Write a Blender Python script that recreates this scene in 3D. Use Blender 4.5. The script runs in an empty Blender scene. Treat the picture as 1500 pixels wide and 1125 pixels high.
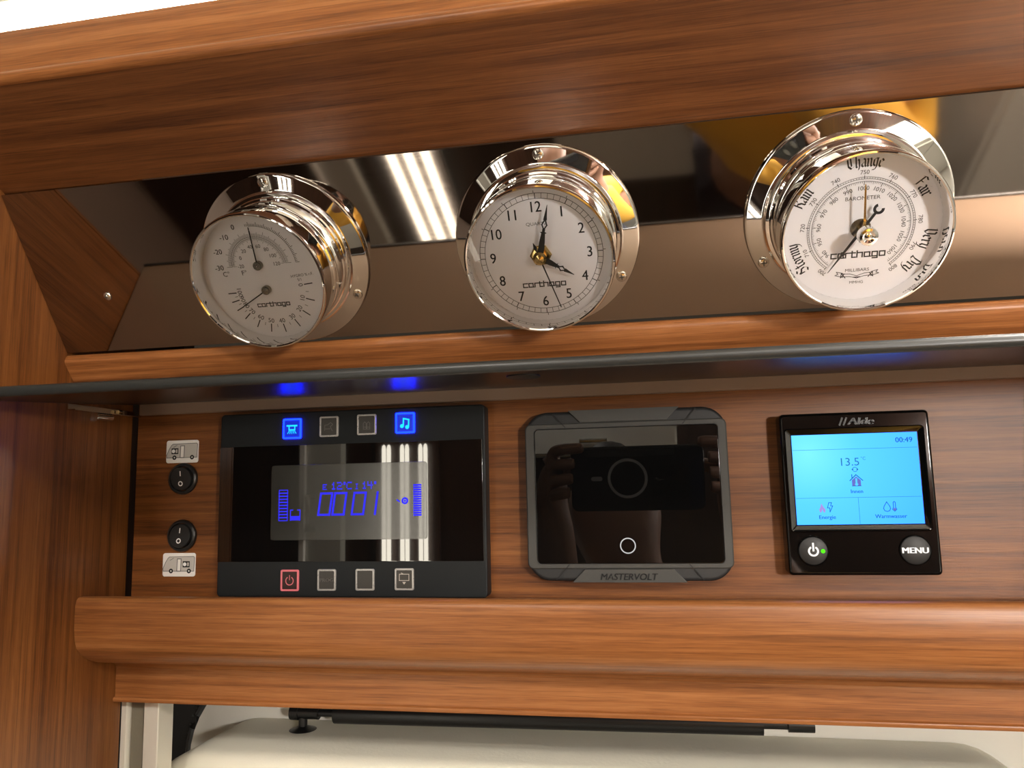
import bpy, math, random
from mathutils import Vector, Matrix

random.seed(7)
ZC = 1.55            # eye height above the vehicle floor
D = 0.52             # distance from the lens to the instrument board (board plane is y = 0)

# ------------------------------------------------------------------ camera, light, exposure
scene = bpy.context.scene
cam_data = bpy.data.cameras.new('camera')
cam = bpy.data.objects.new('camera', cam_data)
scene.collection.objects.link(cam)
cam_data.sensor_width = 36.0
cam_data.lens = 1115.0 / 1500.0 * 36.0
cam_data.clip_start = 0.002
RIGHT = Vector((0.9827, 0.1839, -0.0223)); UP = Vector((0.0457, -0.1239, 0.9912)); BACK = Vector((0.1795, -0.9751, -0.1301))
mr = Matrix((RIGHT, UP, BACK)).transposed().to_4x4()
mr.translation = Vector((0, -D, ZC))
cam.matrix_world = mr
scene.camera = cam

world = bpy.data.worlds.new('world'); scene.world = world; world.use_nodes = True
world.node_tree.nodes['Background'].inputs[0].default_value = (0.9, 0.7, 0.5, 1)
world.node_tree.nodes['Background'].inputs[1].default_value = 0.02

scene.view_settings.view_transform = 'Standard'
scene.view_settings.look = 'None'
scene.view_settings.gamma = 1.0
scene.view_settings.use_curve_mapping = False
scene.view_settings.exposure = 0.85

TUBE_L = 4.2        # vertical light tubes
DOWN_L = 270.0       # unseen ceiling downlights
STRIP_L = 14.0       # light strip above the cornice
GLOBE_L = 185.0       # wall lamp
WARM = (1.0, 0.94, 0.87)

# ------------------------------------------------------------------ mesh helpers
class MB:
    def __init__(self): self.v = []; self.f = []
    def face(self, pts):
        i = len(self.v); self.v += [tuple(p) for p in pts]; self.f.append(list(range(i, i + len(pts))))
    def flat(self, pts, z): self.face([(p[0], p[1], z) for p in pts])
    def loft(self, rings, cap0=False, cap1=True, closed=True):
        base = len(self.v); n = len(rings[0])
        for r in rings: self.v += [tuple(p) for p in r]
        m = n if closed else n - 1
        for k in range(len(rings) - 1):
            for i in range(m):
                j = (i + 1) % n
                self.f.append([base + k*n + i, base + k*n + j, base + (k+1)*n + j, base + (k+1)*n + i])
        if cap0: self.f.append([base + i for i in reversed(range(n))])
        if cap1: self.f.append([base + (len(rings)-1)*n + i for i in range(n)])
    def slab(self, out, z0, z1, bev=0.0, back=True):
        """outline function out(inset) -> pts2 ; extruded z0..z1 with a bevelled front edge"""
        rings = [[(x, y, z0) for x, y in out(0)]]
        if bev > 0:
            for k in range(4):
                a = k / 3 * math.pi / 2
                ins = bev * (1 - math.cos(a)); zz = z1 - bev + bev * math.sin(a)
                rings.append([(x, y, zz) for x, y in out(ins)])
            rings.append([(x, y, z1) for x, y in out(bev*1.02 + 0.0002)])
        else: rings.append([(x, y, z1) for x, y in out(0)])
        self.loft(rings, cap0=back, cap1=True)
    def box(self, x0, x1, y0, y1, z0, z1):
        self.loft([[(x0,y0,z0),(x1,y0,z0),(x1,y1,z0),(x0,y1,z0)], [(x0,y0,z1),(x1,y0,z1),(x1,y1,z1),(x0,y1,z1)]], True, True)
    def lathe(self, prof, n=64, c=(0, 0), cap0=False, cap1=False):
        rings = [[(c[0] + r*math.cos(2*math.pi*i/n), c[1] + r*math.sin(2*math.pi*i/n), z) for i in range(n)] for r, z in prof]
        self.loft(rings, cap0, cap1)
    def disc(self, cx, cy, r, z, n=24): self.flat([(cx + r*math.cos(2*math.pi*i/n), cy + r*math.sin(2*math.pi*i/n)) for i in range(n)], z)
    def arc(self, cx, cy, r0, r1, z, a0=0.0, a1=360.0, n=48):
        p = []
        for i in range(n + 1):
            a = math.radians(a0 + (a1 - a0)*i/n); p.append((math.cos(a), math.sin(a)))
        for i in range(n):
            (c0, s0), (c1, s1) = p[i], p[i+1]
            self.flat([(cx+r0*c0, cy+r0*s0), (cx+r1*c0, cy+r1*s0), (cx+r1*c1, cy+r1*s1), (cx+r0*c1, cy+r0*s1)], z)
    def stroke(self, pts, w, z, closed=False):
        seg = list(zip(pts[:-1], pts[1:])) + ([(pts[-1], pts[0])] if closed else [])
        for a, b in seg:
            d = Vector((b[0]-a[0], b[1]-a[1]))
            if d.length < 1e-9: continue
            d.normalize(); e = d*w/2; n = Vector((-d.y, d.x))*w/2
            a = Vector((a[0], a[1])) - e; b = Vector((b[0], b[1])) + e
            self.flat([a-n, b-n, b+n, a+n], z)
    def nib(self, pts, nx, ny, z):
        for a, b in zip(pts[:-1], pts[1:]):
            q = [(a[0]-nx, a[1]-ny), (a[0]+nx, a[1]+ny), (b[0]+nx, b[1]+ny), (b[0]-nx, b[1]-ny)]
            ar = sum(q[i][0]*q[(i+1) % 4][1] - q[(i+1) % 4][0]*q[i][1] for i in range(4))
            if ar < 0: q.reverse()
            self.flat(q, z)
    def tube(self, pts, rad, n=12, caps=True):
        rings = []
        for i, p in enumerate(pts):
            p = Vector(p); r = rad[i] if isinstance(rad, (list, tuple)) else rad
            t = (Vector(pts[min(i+1, len(pts)-1)]) - Vector(pts[max(i-1, 0)])).normalized()
            up = Vector((0, 0, 1)) if abs(t.z) < 0.9 else Vector((1, 0, 0))
            a = t.cross(up).normalized(); b = a.cross(t)
            rings.append([p + a*r*math.cos(2*math.pi*k/n) + b*r*math.sin(2*math.pi*k/n) for k in range(n)])
        self.loft(rings, caps, caps)
    def text(self, s, cx, cy, cap, z, rot=0.0, sx=1.0, shear=0.0, bold=0.0, align='C'):
        if bold:
            for k in (-1, 1): self.text(s, cx + k*bold*cap*math.cos(math.radians(rot)), cy + k*bold*cap*math.sin(math.radians(rot)), cap, z, rot, sx, shear, 0.0, align)
            return
        vs, fs, x0, x1 = glyphs(s)
        k = cap / CAP; c, sn = math.cos(math.radians(rot)), math.sin(math.radians(rot))
        mid = (x0 + x1)/2 if align == 'C' else (x0 if align == 'L' else x1)
        base = len(self.v)
        for x, y in vs:
            X = ((x - mid)*sx + shear*(y - CAP/2))*k; Y = (y - CAP/2)*k
            self.v.append((cx + X*c - Y*sn, cy + X*sn + Y*c, z))
        self.f += [[base + i for i in f] for f in fs]
    def build(self, name, mat, parent=None, smooth=35, coll=None):
        me = bpy.data.meshes.new(name); me.from_pydata(self.v, [], self.f); me.update()
        if smooth:
            me.polygons.foreach_set('use_smooth', [True]*len(me.polygons))
            me.set_sharp_from_angle(angle=math.radians(smooth))
        me.materials.append(mat)
        ob = bpy.data.objects.new(name, me); scene.collection.objects.link(ob)
        if parent: ob.parent = parent
        return ob

CAP = 0.69
_gl = {}
def glyphs(s, bold=0.0):
    key = (s, bold)
    if key not in _gl:
        cu = bpy.data.curves.new('lettering', 'FONT'); cu.body = s; cu.size = 1; cu.offset = bold; cu.resolution_u = 3
        ob = bpy.data.objects.new('lettering', cu)
        me = bpy.data.meshes.new_from_object(ob)
        vs = [(v.co.x, v.co.y) for v in me.vertices]; fs = [list(p.vertices) for p in me.polygons]
        x = [v[0] for v in vs] or [0]
        _gl[key] = (vs, fs, min(x), max(x))
        bpy.data.objects.remove(ob); bpy.data.curves.remove(cu); bpy.data.meshes.remove(me)
    return _gl[key]

def rrect(x0, x1, y0, y1, r, n=6):
    def out(ins=0.0):
        a0, a1, b0, b1, rr = x0+ins, x1-ins, y0+ins, y1-ins, max(r-ins, 0.00005)
        pts = []
        for cx, cy, st in ((a1-rr, b0+rr, -90), (a1-rr, b1-rr, 0), (a0+rr, b1-rr, 90), (a0+rr, b0+rr, 180)):
            for i in range(n+1):
                t = math.radians(st + 90*i/n); pts.append((cx+rr*math.cos(t), cy+rr*math.sin(t)))
        return pts
    return out
def poly_inset(pts):
    """inset for a convex outline"""
    c = (sum(p[0] for p in pts)/len(pts), sum(p[1] for p in pts)/len(pts))
    def out(ins=0.0):
        res = []
        for p in pts:
            d = Vector((c[0]-p[0], c[1]-p[1])); L = d.length
            res.append((p[0]+d.x/L*ins, p[1]+d.y/L*ins))
        return res
    return out

def tag(o, label, cat=None, group=None, kind=None):
    o['label'] = label
    if cat: o['category'] = cat
    if group: o['group'] = group
    if kind: o['kind'] = kind
    return o
def thing(name, label, cat, loc, phi=0.0, group=None):
    o = bpy.data.objects.new(name, None); scene.collection.objects.link(o)
    o.empty_display_size = 0.02
    o.location = loc; o.rotation_euler = (phi, 0, 0)
    return tag(o, label, cat, group)
def profile(name, pts, x0, x1, mat, label, kind='structure', parent=None, smooth=35):
    """outline in (y, z) swept along x; z is relative to eye height"""
    m = MB()
    m.loft([[(x0, y, z+ZC) for y, z in pts], [(x1, y, z+ZC) for y, z in pts]], True, True)
    o = m.build(name, mat, parent, smooth)
    if not parent: tag(o, label, 'interior trim', kind=kind)
    return o

# ------------------------------------------------------------------ materials
def new_mat(name):
    m = bpy.data.materials.new(name); m.use_nodes = True
    return m, m.node_tree.nodes, m.node_tree.links, m.node_tree.nodes['Principled BSDF']
def plain(name, col, rough=0.5, metal=0.0, spec=0.5, coat=0.0, emit=None, es=0.0, bump=0.0, bscale=900):
    m, n, l, b = new_mat(name)
    b.inputs['Base Color'].default_value = (*col, 1); b.inputs['Roughness'].default_value = rough
    b.inputs['Metallic'].default_value = metal; b.inputs['Specular IOR Level'].default_value = spec
    b.inputs['Coat Weight'].default_value = coat; b.inputs['Coat Roughness'].default_value = 0.03
    if emit: b.inputs['Emission Color'].default_value = (*emit, 1); b.inputs['Emission Strength'].default_value = es
    tc = n.new('ShaderNodeTexCoord'); nz = n.new('ShaderNodeTexNoise'); nz.inputs['Scale'].default_value = bscale
    l.new(tc.outputs['Object'], nz.inputs['Vector'])
    if bump:
        bp = n.new('ShaderNodeBump'); bp.inputs['Strength'].default_value = bump; bp.inputs['Distance'].default_value = 0.0004
        l.new(nz.outputs['Fac'], bp.inputs['Height']); l.new(bp.outputs['Normal'], b.inputs['Normal'])
    else:   # faint variation of the finish
        mr_ = n.new('ShaderNodeMapRange'); mr_.inputs['To Min'].default_value = rough*0.92; mr_.inputs['To Max'].default_value = min(1, rough*1.08)
        l.new(nz.outputs['Fac'], mr_.inputs['Value']); l.new(mr_.outputs['Result'], b.inputs['Roughness'])
    return m
def wood(name, axis='X', dark=(0.0920, 0.0272, 0.0064), mid=(0.2000, 0.0656, 0.0136), light=(0.2960, 0.1120, 0.0272), rough=0.36, scale=1.0, seed=0.0):
    m, n, l, b = new_mat(name)
    tc = n.new('ShaderNodeTexCoord')
    def grain(along, across, detail, dist, off):
        mp = n.new('ShaderNodeMapping')
        s = {'X': (along, across, across), 'Z': (across, across, along)}[axis]
        mp.inputs['Scale'].default_value = [k*scale for k in s]; mp.inputs['Location'].default_value = (off+seed, off*2+seed, off*3)
        nz = n.new('ShaderNodeTexNoise'); nz.inputs['Scale'].default_value = 1; nz.inputs['Detail'].default_value = detail
        nz.inputs['Distortion'].default_value = dist; nz.inputs['Roughness'].default_value = 0.6
        l.new(tc.outputs['Object'], mp.inputs['Vector']); l.new(mp.outputs['Vector'], nz.inputs['Vector'])
        return nz.outputs['Fac']
    g1 = grain(1.5, 46, 5, 0.7, 1.3); g2 = grain(4.5, 240, 5, 0.3, 4.1); g3 = grain(45, 1500, 3, 0.0, 7.7)
    def mix(a, b_, f):
        x = n.new('ShaderNodeMix'); x.data_type = 'FLOAT'; x.inputs[0].default_value = f
        l.new(a, x.inputs[2]); l.new(b_, x.inputs[3]); return x.outputs[0]
    h = mix(mix(g1, g2, 0.52), g3, 0.20)
    g4 = grain(22, 1000, 2, 0.0, 11.3)
    rp = n.new('ShaderNodeValToRGB'); e = rp.color_ramp.elements
    e[0].position = 0.38; e[0].color = (*dark, 1); e[1].position = 0.62; e[1].color = (*light, 1)
    k = e.new(0.49); k.color = (*mid, 1)
    l.new(h, rp.inputs['Fac']); pr_ = n.new('ShaderNodeMapRange'); pr_.inputs['From Min'].default_value = 0.56; pr_.inputs['From Max'].default_value = 0.68; pr_.inputs['To Max'].default_value = 0.40
    mc = n.new('ShaderNodeMix'); mc.data_type = 'RGBA'; mc.inputs[7].default_value = (dark[0]*0.6, dark[1]*0.55, dark[2]*0.5, 1)
    l.new(g4, pr_.inputs['Value']); l.new(pr_.outputs['Result'], mc.inputs[0]); l.new(rp.outputs['Color'], mc.inputs[6]); l.new(mc.outputs[2], b.inputs['Base Color'])
    bp = n.new('ShaderNodeBump'); bp.inputs['Strength'].default_value = 0.22; bp.inputs['Distance'].default_value = 0.0005
    l.new(mix(g2, g3, 0.5), bp.inputs['Height']); l.new(bp.outputs['Normal'], b.inputs['Normal'])
    b.inputs['Roughness'].default_value = rough; b.inputs['Specular IOR Level'].default_value = 0.45
    return m
def brushed(name, col, rough, var=0.04):
    m, n, l, b = new_mat(name)
    b.inputs['Base Color'].default_value = (*col, 1); b.inputs['Metallic'].default_value = 1.0
    tc = n.new('ShaderNodeTexCoord'); mp = n.new('ShaderNodeMapping'); mp.inputs['Scale'].default_value = (30, 1400, 1400)
    nz = n.new('ShaderNodeTexNoise'); nz.inputs['Scale'].default_value = 1; nz.inputs['Detail'].default_value = 3
    l.new(tc.outputs['Object'], mp.inputs['Vector']); l.new(mp.outputs['Vector'], nz.inputs['Vector'])
    r = n.new('ShaderNodeMapRange'); r.inputs['To Min'].default_value = max(0.01, rough-var); r.inputs['To Max'].default_value = rough+var
    l.new(nz.outputs['Fac'], r.inputs['Value']); l.new(r.outputs['Result'], b.inputs['Roughness'])
    return m
def glass_mat(name, tint=(1, 1, 1), ior=1.45):
    m = bpy.data.materials.new(name); m.use_nodes = True; n = m.node_tree.nodes; l = m.node_tree.links; n.clear()
    o = n.new('ShaderNodeOutputMaterial'); mx = n.new('ShaderNodeMixShader'); t = n.new('ShaderNodeBsdfTransparent'); g = n.new('ShaderNodeBsdfGlossy')
    fr = n.new('ShaderNodeFresnel'); fr.inputs['IOR'].default_value = ior; g.inputs['Roughness'].default_value = 0.0
    t.inputs['Color'].default_value = (*tint, 1)
    l.new(fr.outputs[0], mx.inputs[0]); l.new(t.outputs[0], mx.inputs[1]); l.new(g.outputs[0], mx.inputs[2]); l.new(mx.outputs[0], o.inputs[0])
    return m
def glow(name, col, s):
    m = bpy.data.materials.new(name); m.use_nodes = True; n = m.node_tree.nodes; l = m.node_tree.links; n.clear()
    o = n.new('ShaderNodeOutputMaterial'); e = n.new('ShaderNodeEmission'); e.inputs[0].default_value = (*col, 1); e.inputs[1].default_value = s
    l.new(e.outputs[0], o.inputs[0]); return m

M = {}
M['wood_x'] = wood('cherry wood grain along', 'X')
M['wood_rail'] = wood('cherry wood rail', 'X', dark=(0.1520, 0.0496, 0.0120), mid=(0.2880, 0.1040, 0.0288), light=(0.4160, 0.1720, 0.0576), seed=3.1)
M['wood_soffit_shaded'] = wood('cherry wood soffit', 'X', seed=8.7, rough=0.42, dark=(0.0574, 0.0172, 0.0049), mid=(0.1230, 0.0394, 0.0098), light=(0.1927, 0.0689, 0.0189))  # same cherry wood, colour darkened to carry the shade on the soffit
M['wood_board'] = wood('cherry wood board', 'X', seed=5.2, scale=1.25, rough=0.42)
M['wood_z'] = wood('cherry wood grain upright', 'Z', seed=2.2, dark=(0.0760, 0.0232, 0.0056), mid=(0.1640, 0.0544, 0.0120), light=(0.2480, 0.0944, 0.0240))
M['wood_dark'] = wood('dark walnut wood', 'Z', dark=(0.012, 0.005, 0.003), mid=(0.026, 0.010, 0.005), light=(0.045, 0.018, 0.008), seed=1.2)
M['bronze'] = brushed('bronze mirror sheet', (0.37, 0.318, 0.28), 0.045, 0.018)
M['flap_top'] = plain('bronze satin lacquer', (0.34, 0.25, 0.18), 0.30, 0.35, bump=0.03, bscale=1500)
M['flap_under'] = plain('brown gloss lacquer', (0.016, 0.009, 0.006), 0.30, 0.0, 0.35)
M['edge'] = plain('dark grey edge profile', (0.022, 0.023, 0.022), 0.35, 0.0)
M['taupe'] = plain('taupe aluminium', (0.40, 0.29, 0.225), 0.40, 0.3)
M['chrome'] = plain('polished chrome', (0.86, 0.86, 0.85), 0.03, 1.0)
M['steel'] = plain('screw steel', (0.75, 0.72, 0.66), 0.14, 1.0)
M['slot'] = plain('screw recess', (0.10, 0.09, 0.075), 0.5, 0.6)
M['dial'] = plain('dial paper white', (0.93, 0.92, 0.95), 0.55)
M['ink'] = plain('black ink', (0.012, 0.012, 0.012), 0.6)
M['ink_grey'] = plain('grey ink', (0.16, 0.16, 0.16), 0.6)
M['brass'] = plain('brass', (0.80, 0.58, 0.24), 0.18, 1.0)
M['gunmetal'] = plain('gunmetal pin', (0.30, 0.28, 0.24), 0.25, 1.0)
M['glass'] = glass_mat('clear glass')
M['black'] = plain('black satin plastic', (0.018, 0.018, 0.018), 0.34)
M['panel_grey'] = plain('anthracite plastic', (0.008, 0.0098, 0.0108), 0.5, spec=0.35, bump=0.08, bscale=2600)
M['band'] = plain('black display glass', (0.003, 0.003, 0.003), 0.012, 0, 1.0, 1.0)
M['lcd'] = plain('lcd film', (0.020, 0.020, 0.017), 0.20, 0.0, 1.0, 1.0)
M['lcd_blue'] = glow('lcd blue', (0.035, 0.03, 1.0), 0.62)
M['btn_frame'] = plain('button frame grey', (0.55, 0.53, 0.50), 0.28, 0.4)
M['btn_face'] = plain('button face', (0.050, 0.046, 0.040), 0.35)
M['btn_icon'] = plain('button icon', (0.17, 0.16, 0.145), 0.5)
M['btn_icon2'] = plain('button icon bright', (0.62, 0.57, 0.50), 0.5)
M['blue_frame'] = glow('blue lit frame', (0.001, 0.0055, 1.0), 16.0)
M['blue_face'] = plain('blue lit face', (0.01, 0.01, 0.06), 0.3, emit=(0.0, 0.02, 0.55), es=0.55)
M['blue_icon'] = glow('cyan lit icon', (0.01, 0.36, 1.0), 1.4)
M['red_frame'] = plain('red frame', (0.45, 0.14, 0.15), 0.3, 0.2, emit=(0.9, 0.16, 0.18), es=0.22)
M['red_face'] = plain('red face', (0.035, 0.018, 0.016), 0.35)
M['white'] = plain('white plastic', (0.95, 0.92, 0.87), 0.45)
M['van_grey'] = plain('print grey', (0.60, 0.57, 0.52), 0.5)
M['white_mark'] = plain('white print', (0.96, 0.95, 0.93), 0.5)
M['mv_grey'] = plain('grey moulded plastic', (0.066, 0.065, 0.060), 0.45, spec=0.35, bump=0.05, bscale=2400)
M['mv_dark'] = plain('dark grey plastic', (0.022, 0.0225, 0.023), 0.45)
M['mv_text'] = plain('embossed lettering', (0.005, 0.005, 0.005), 0.6)
M['screen_black'] = plain('switched off screen', (0.0035, 0.0035, 0.0035), 0.012, 0, 0.5)
M['ring_lit'] = glow('lit white ring', (0.86, 0.84, 0.82), 0.42)
M['piano'] = plain('piano black', (0.003, 0.003, 0.003), 0.04, 0, 0.42)
M['alde_btn'] = plain('matt black button', (0.014, 0.014, 0.014), 0.5)
M['alde_logo'] = plain('raised logo', (0.02, 0.02, 0.019), 0.25, 0.3)
M['green'] = glow('green led', (0.10, 1.0, 0.015), 0.75)
M['menu_white'] = plain('menu white', (0.9, 0.9, 0.9), 0.4, emit=(1, 1, 1), es=0.12)
M['teal'] = glow('screen teal', (0.035, 0.22, 0.40), 0.55)
M['teal_d'] = glow('screen dark teal', (0.018, 0.13, 0.28), 0.55)
M['lilac'] = glow('screen lilac', (0.15, 0.19, 0.62), 0.55)
M['pink'] = glow('screen pink', (0.42, 0.33, 0.80), 0.55)
M['cream'] = plain('cream textured plastic', (0.86, 0.83, 0.70), 0.55, bump=0.5, bscale=420)
M['offwhite'] = plain('white lining', (0.78, 0.76, 0.69), 0.5)
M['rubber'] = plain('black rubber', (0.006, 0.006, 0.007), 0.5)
M['seal'] = plain('grey seal', (0.035, 0.037, 0.038), 0.4)
M['strut'] = plain('gas strut black', (0.008, 0.008, 0.008), 0.3)
M['alu'] = plain('anodised aluminium', (0.80, 0.78, 0.70), 0.42, 0.25)
M['groove'] = plain('mottled grey plastic', (0.20, 0.185, 0.14), 0.5, bump=0.6, bscale=300)
M['brown_wall'] = plain('brown wall lining', (0.15, 0.105, 0.08), 0.6)
M['ceiling'] = plain('cream ceiling', (0.72, 0.66, 0.55), 0.7)
M['floor'] = wood('floor planks', 'X', dark=(0.22, 0.17, 0.13), mid=(0.34, 0.27, 0.20), light=(0.44, 0.36, 0.28))
M['greydoor'] = plain('light grey laminate', (0.52, 0.51, 0.46), 0.4)
M['yellow'] = plain('yellow jacket fabric', (0.66, 0.36, 0.045), 0.8, bump=0.3, bscale=60)
M['skin'] = plain('skin', (0.30, 0.155, 0.10), 0.55)
M['hair'] = plain('dark hair', (0.02, 0.014, 0.01), 0.5)
M['trouser'] = plain('dark trousers', (0.03, 0.03, 0.04), 0.8)
M['phone'] = plain('black phone case', (0.010, 0.010, 0.011), 0.25)
M['phone_ring'] = plain('grey print', (0.50, 0.50, 0.50), 0.5)
M['tube_lit'] = glow('lit tube', (1.0, 0.92, 0.76), TUBE_L)
M['down_lit'] = glow('lit downlight', WARM, DOWN_L)
M['down_lit_near'] = glow('narrow beam downlight', WARM, 40.0)
M['strip_lit'] = glow('lit strip', (1.0, 0.94, 0.82), STRIP_L)
M['globe_lit'] = glow('lit globe', WARM, GLOBE_L)

# screen gradient: the back light of the small panel is brighter in its upper left corner
def lit_screen():
    m = bpy.data.materials.new('lit cyan screen'); m.use_nodes = True; n = m.node_tree.nodes; l = m.node_tree.links; n.clear()
    o = n.new('ShaderNodeOutputMaterial'); e = n.new('ShaderNodeEmission'); tc = n.new('ShaderNodeTexCoord')
    vm = n.new('ShaderNodeVectorMath'); vm.operation = 'DISTANCE'; vm.inputs[1].default_value = (-0.028, 0.016, 0.0)
    rp = n.new('ShaderNodeValToRGB'); el = rp.color_ramp.elements
    el[0].position = 0.0; el[0].color = (0.24, 0.98, 2.4, 1); el[1].position = 0.075; el[1].color = (0.085, 0.58, 4.2, 1)
    k = el.new(0.03); k.color = (0.125, 0.75, 3.2, 1)
    l.new(tc.outputs['Object'], vm.inputs[0]); l.new(vm.outputs['Value'], rp.inputs['Fac']); l.new(rp.outputs['Color'], e.inputs[0])
    e.inputs[1].default_value = 0.55; l.new(e.outputs[0], o.inputs[0]); return m
M['screen_cyan'] = lit_screen()

# ------------------------------------------------------------------ the setting: wood shell around the instruments
X0, X1 = -0.392, 0.45          # the side wall and the far right end of the joinery
TH = math.radians(34.27)       # lean of the metal sheet
U = Vector((0, -math.sin(TH), math.cos(TH))); N = Vector((0, -math.cos(TH), -math.sin(TH)))
MBOT = Vector((0, -0.0705, 0.0952))

def wbox(name, x0, x1, y0, y1, z0, z1, mat, label=None, cat=None, kind=None, parent=None, group=None):
    m = MB(); m.box(x0, x1, y0, y1, z0+ZC, z1+ZC); o = m.build(name, mat, parent, 0)
    if label and not parent: tag(o, label, cat, group, kind)
    return o

wbox('wall_left', X0-0.02, X0, -0.165, -0.001, -0.75, 0.40, M['wood_z'], 'upright cherry wood side panel at the left', 'wall', 'structure')
wbox('trim_10', X0-0.0205, X0+0.0003, -0.1675, -0.1653, -0.75, 0.40, M['wood_z'], 'wooden edging on the front of the left side panel', 'interior trim', 'structure')
m = MB(); m.box(X0+0.0045, X1, 0.0, 0.016, ZC-0.085, ZC+0.0995)
tag(m.build('wall_back', M['wood_board'], None, 0), 'cherry wood board carrying the control devices', 'wall', kind='structure')
wbox('trim_9', X0-0.02, X0+0.03, 0.0165, 0.030, -0.119, 0.12, M['wood_dark'], 'added dark backing closing the gap left of the board', 'interior trim', 'structure')  # added strip that keeps the gap beside the board dark
wbox('wall_right', 0.252, 0.268, -0.066, -0.0005, -0.0688, 0.048, M['wood_z'], 'short wooden cheek closing the recess on the right', 'wall', 'structure')
profile('trim_1', [(0.0, -0.086), (0.0, -0.0772), (-0.030, -0.0722), (-0.0440, -0.0702), (-0.0482, -0.0704), (-0.0502, -0.0718), (-0.0512, -0.0750), (-0.0515, -0.0830),
                   (-0.0513, -0.0910), (-0.0503, -0.0985), (-0.0483, -0.1042), (-0.0445, -0.1090), (-0.0388, -0.1130), (-0.0330, -0.1158), (-0.0270, -0.1180),
                   (-0.0190, -0.1199), (-0.0130, -0.1213), (-0.0098, -0.1226), (-0.0082, -0.1244), (-0.0077, -0.1263), (-0.0010, -0.1263), (-0.0010, -0.0860)],
        X0+0.0003, X1, M['wood_rail'], 'rounded cherry wood rail below the control board', smooth=50)
profile('trim_2', [(-0.0006, -0.1264), (-0.0076, -0.1264), (-0.0076, -0.1300), (-0.0076, -0.1458), (-0.0094, -0.1466), (-0.0098, -0.1480), (-0.0090, -0.1494), (-0.0006, -0.1496)],
        X0+0.0003, X1, M['wood_rail'], 'flat cherry wood apron under the rounded rail', smooth=50)
profile('trim_3', [(-0.060, 0.0930), (-0.0700, 0.0938), (-0.0715, 0.0925), (-0.0727, 0.0900), (-0.0724, 0.0880), (-0.0650, 0.0785), (-0.0600, 0.0735), (-0.030, 0.0705), (-0.030, 0.0925)],
        X0+0.0003, X1, M['wood_rail'], 'cherry wood ledge under the bronze metal panel', smooth=50)
profile('trim_4', [(-0.0008, 0.0580), (-0.0040, 0.0580), (-0.0046, 0.0586), (-0.0046, 0.0668), (-0.0038, 0.0676), (-0.0008, 0.0676)], -0.3835, X1, M['taupe'], 'taupe aluminium profile along the top of the board')
# sloping soffit, cornice above it
S50 = math.radians(62.0); du = Vector((0, -math.sin(S50), math.cos(S50))); dn = Vector((0, -math.cos(S50), -math.sin(S50)))
A = Vector((0, -0.1290, 0.1868)); B = A + du*0.0708
bk = -dn*0.012
profile('trim_5', [(A.y, A.z), (B.y, B.z), (B.y+bk.y, B.z+bk.z), (A.y+bk.y, A.z+bk.z)], X0+0.0003, X1, M['wood_soffit_shaded'], 'wide sloping cherry wood soffit above the gauges', smooth=20)
cy, cz = -0.1908, 0.2195
profile('trim_6', [(cy+0.006, cz-0.0004)] + [(cy+0.0004-0.0034*math.cos(math.radians(a)), cz+0.0030+0.0034*math.sin(math.radians(a))) for a in range(-80, 71, 15)] + [(cy-0.0004, cz+0.0075), (cy-0.0004, cz+0.0300), (cy+0.0000, cz+0.0306), (cy+0.016, cz+0.0306), (cy+0.016, cz+0.010)], X0+0.0003, X1, M['wood_rail'], 'narrow cherry wood cornice below the light strip', smooth=50)
t = thing('strip_light', 'bright warm white light strip above the wooden cornice', 'lamp', (0, cy+0.004, cz+ZC+0.030))
m = MB(); m.box(X0+0.001, X1, 0.0, 0.004, 0.0008, 0.0158); m.build('diffuser', M['strip_lit'], t, 0)
m = MB(); m.box(X0+0.001, X1, 0.0042, 0.012, 0.0008, 0.0158); m.build('channel', M['alu'], t, 0)
wbox('trim_7', X0+0.0003, X1, cy-0.002, cy+0.016, cz+0.0468, 0.46, M['ceiling'], 'cream panel above the light strip', 'interior trim', 'structure')

# ------------------------------------------------------------------ bronze metal sheet
def mpt(a, b, h): return (a, *(MBOT + U*b + N*h + Vector((0, 0, ZC)))[1:])
t = thing('metal_panel', 'shiny bronze metal panel behind the three gauges', 'panel', mpt(0, 0, 0), math.pi/2+TH)
m = MB(); nx = 60
m.loft([[(X0+0.0004, 0.0003, -0.0016), (X1, 0.0003, -0.0016), (X1, 0.1085, -0.0016), (X0+0.0004, 0.1085, -0.0016)],
        [(X0+0.0004, 0.0003, 0.0), (X1, 0.0003, 0.0), (X1, 0.1085, 0.0), (X0+0.0004, 0.1085, 0.0)]], True, True)
m.build('sheet', M['bronze'], t, 0)
m = MB(); m.lathe([(0.0028, 0.0001), (0.0028, 0.0006), (0.0022, 0.0013), (0.0010, 0.0017), (0.0001, 0.0018)], 20, (-0.3452, 0.0385)); sc = m.build('screw', M['steel'], t)
m = MB(); m.box(-0.3452-0.0012, -0.3452+0.0012, 0.0385-0.0002, 0.0385+0.0002, 0.0016, 0.0020); m.box(-0.3452-0.0002, -0.3452+0.0002, 0.0385-0.0012, 0.0385+0.0012, 0.0016, 0.0020); m.build('cross_slot', M['slot'], sc, 0)

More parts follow.
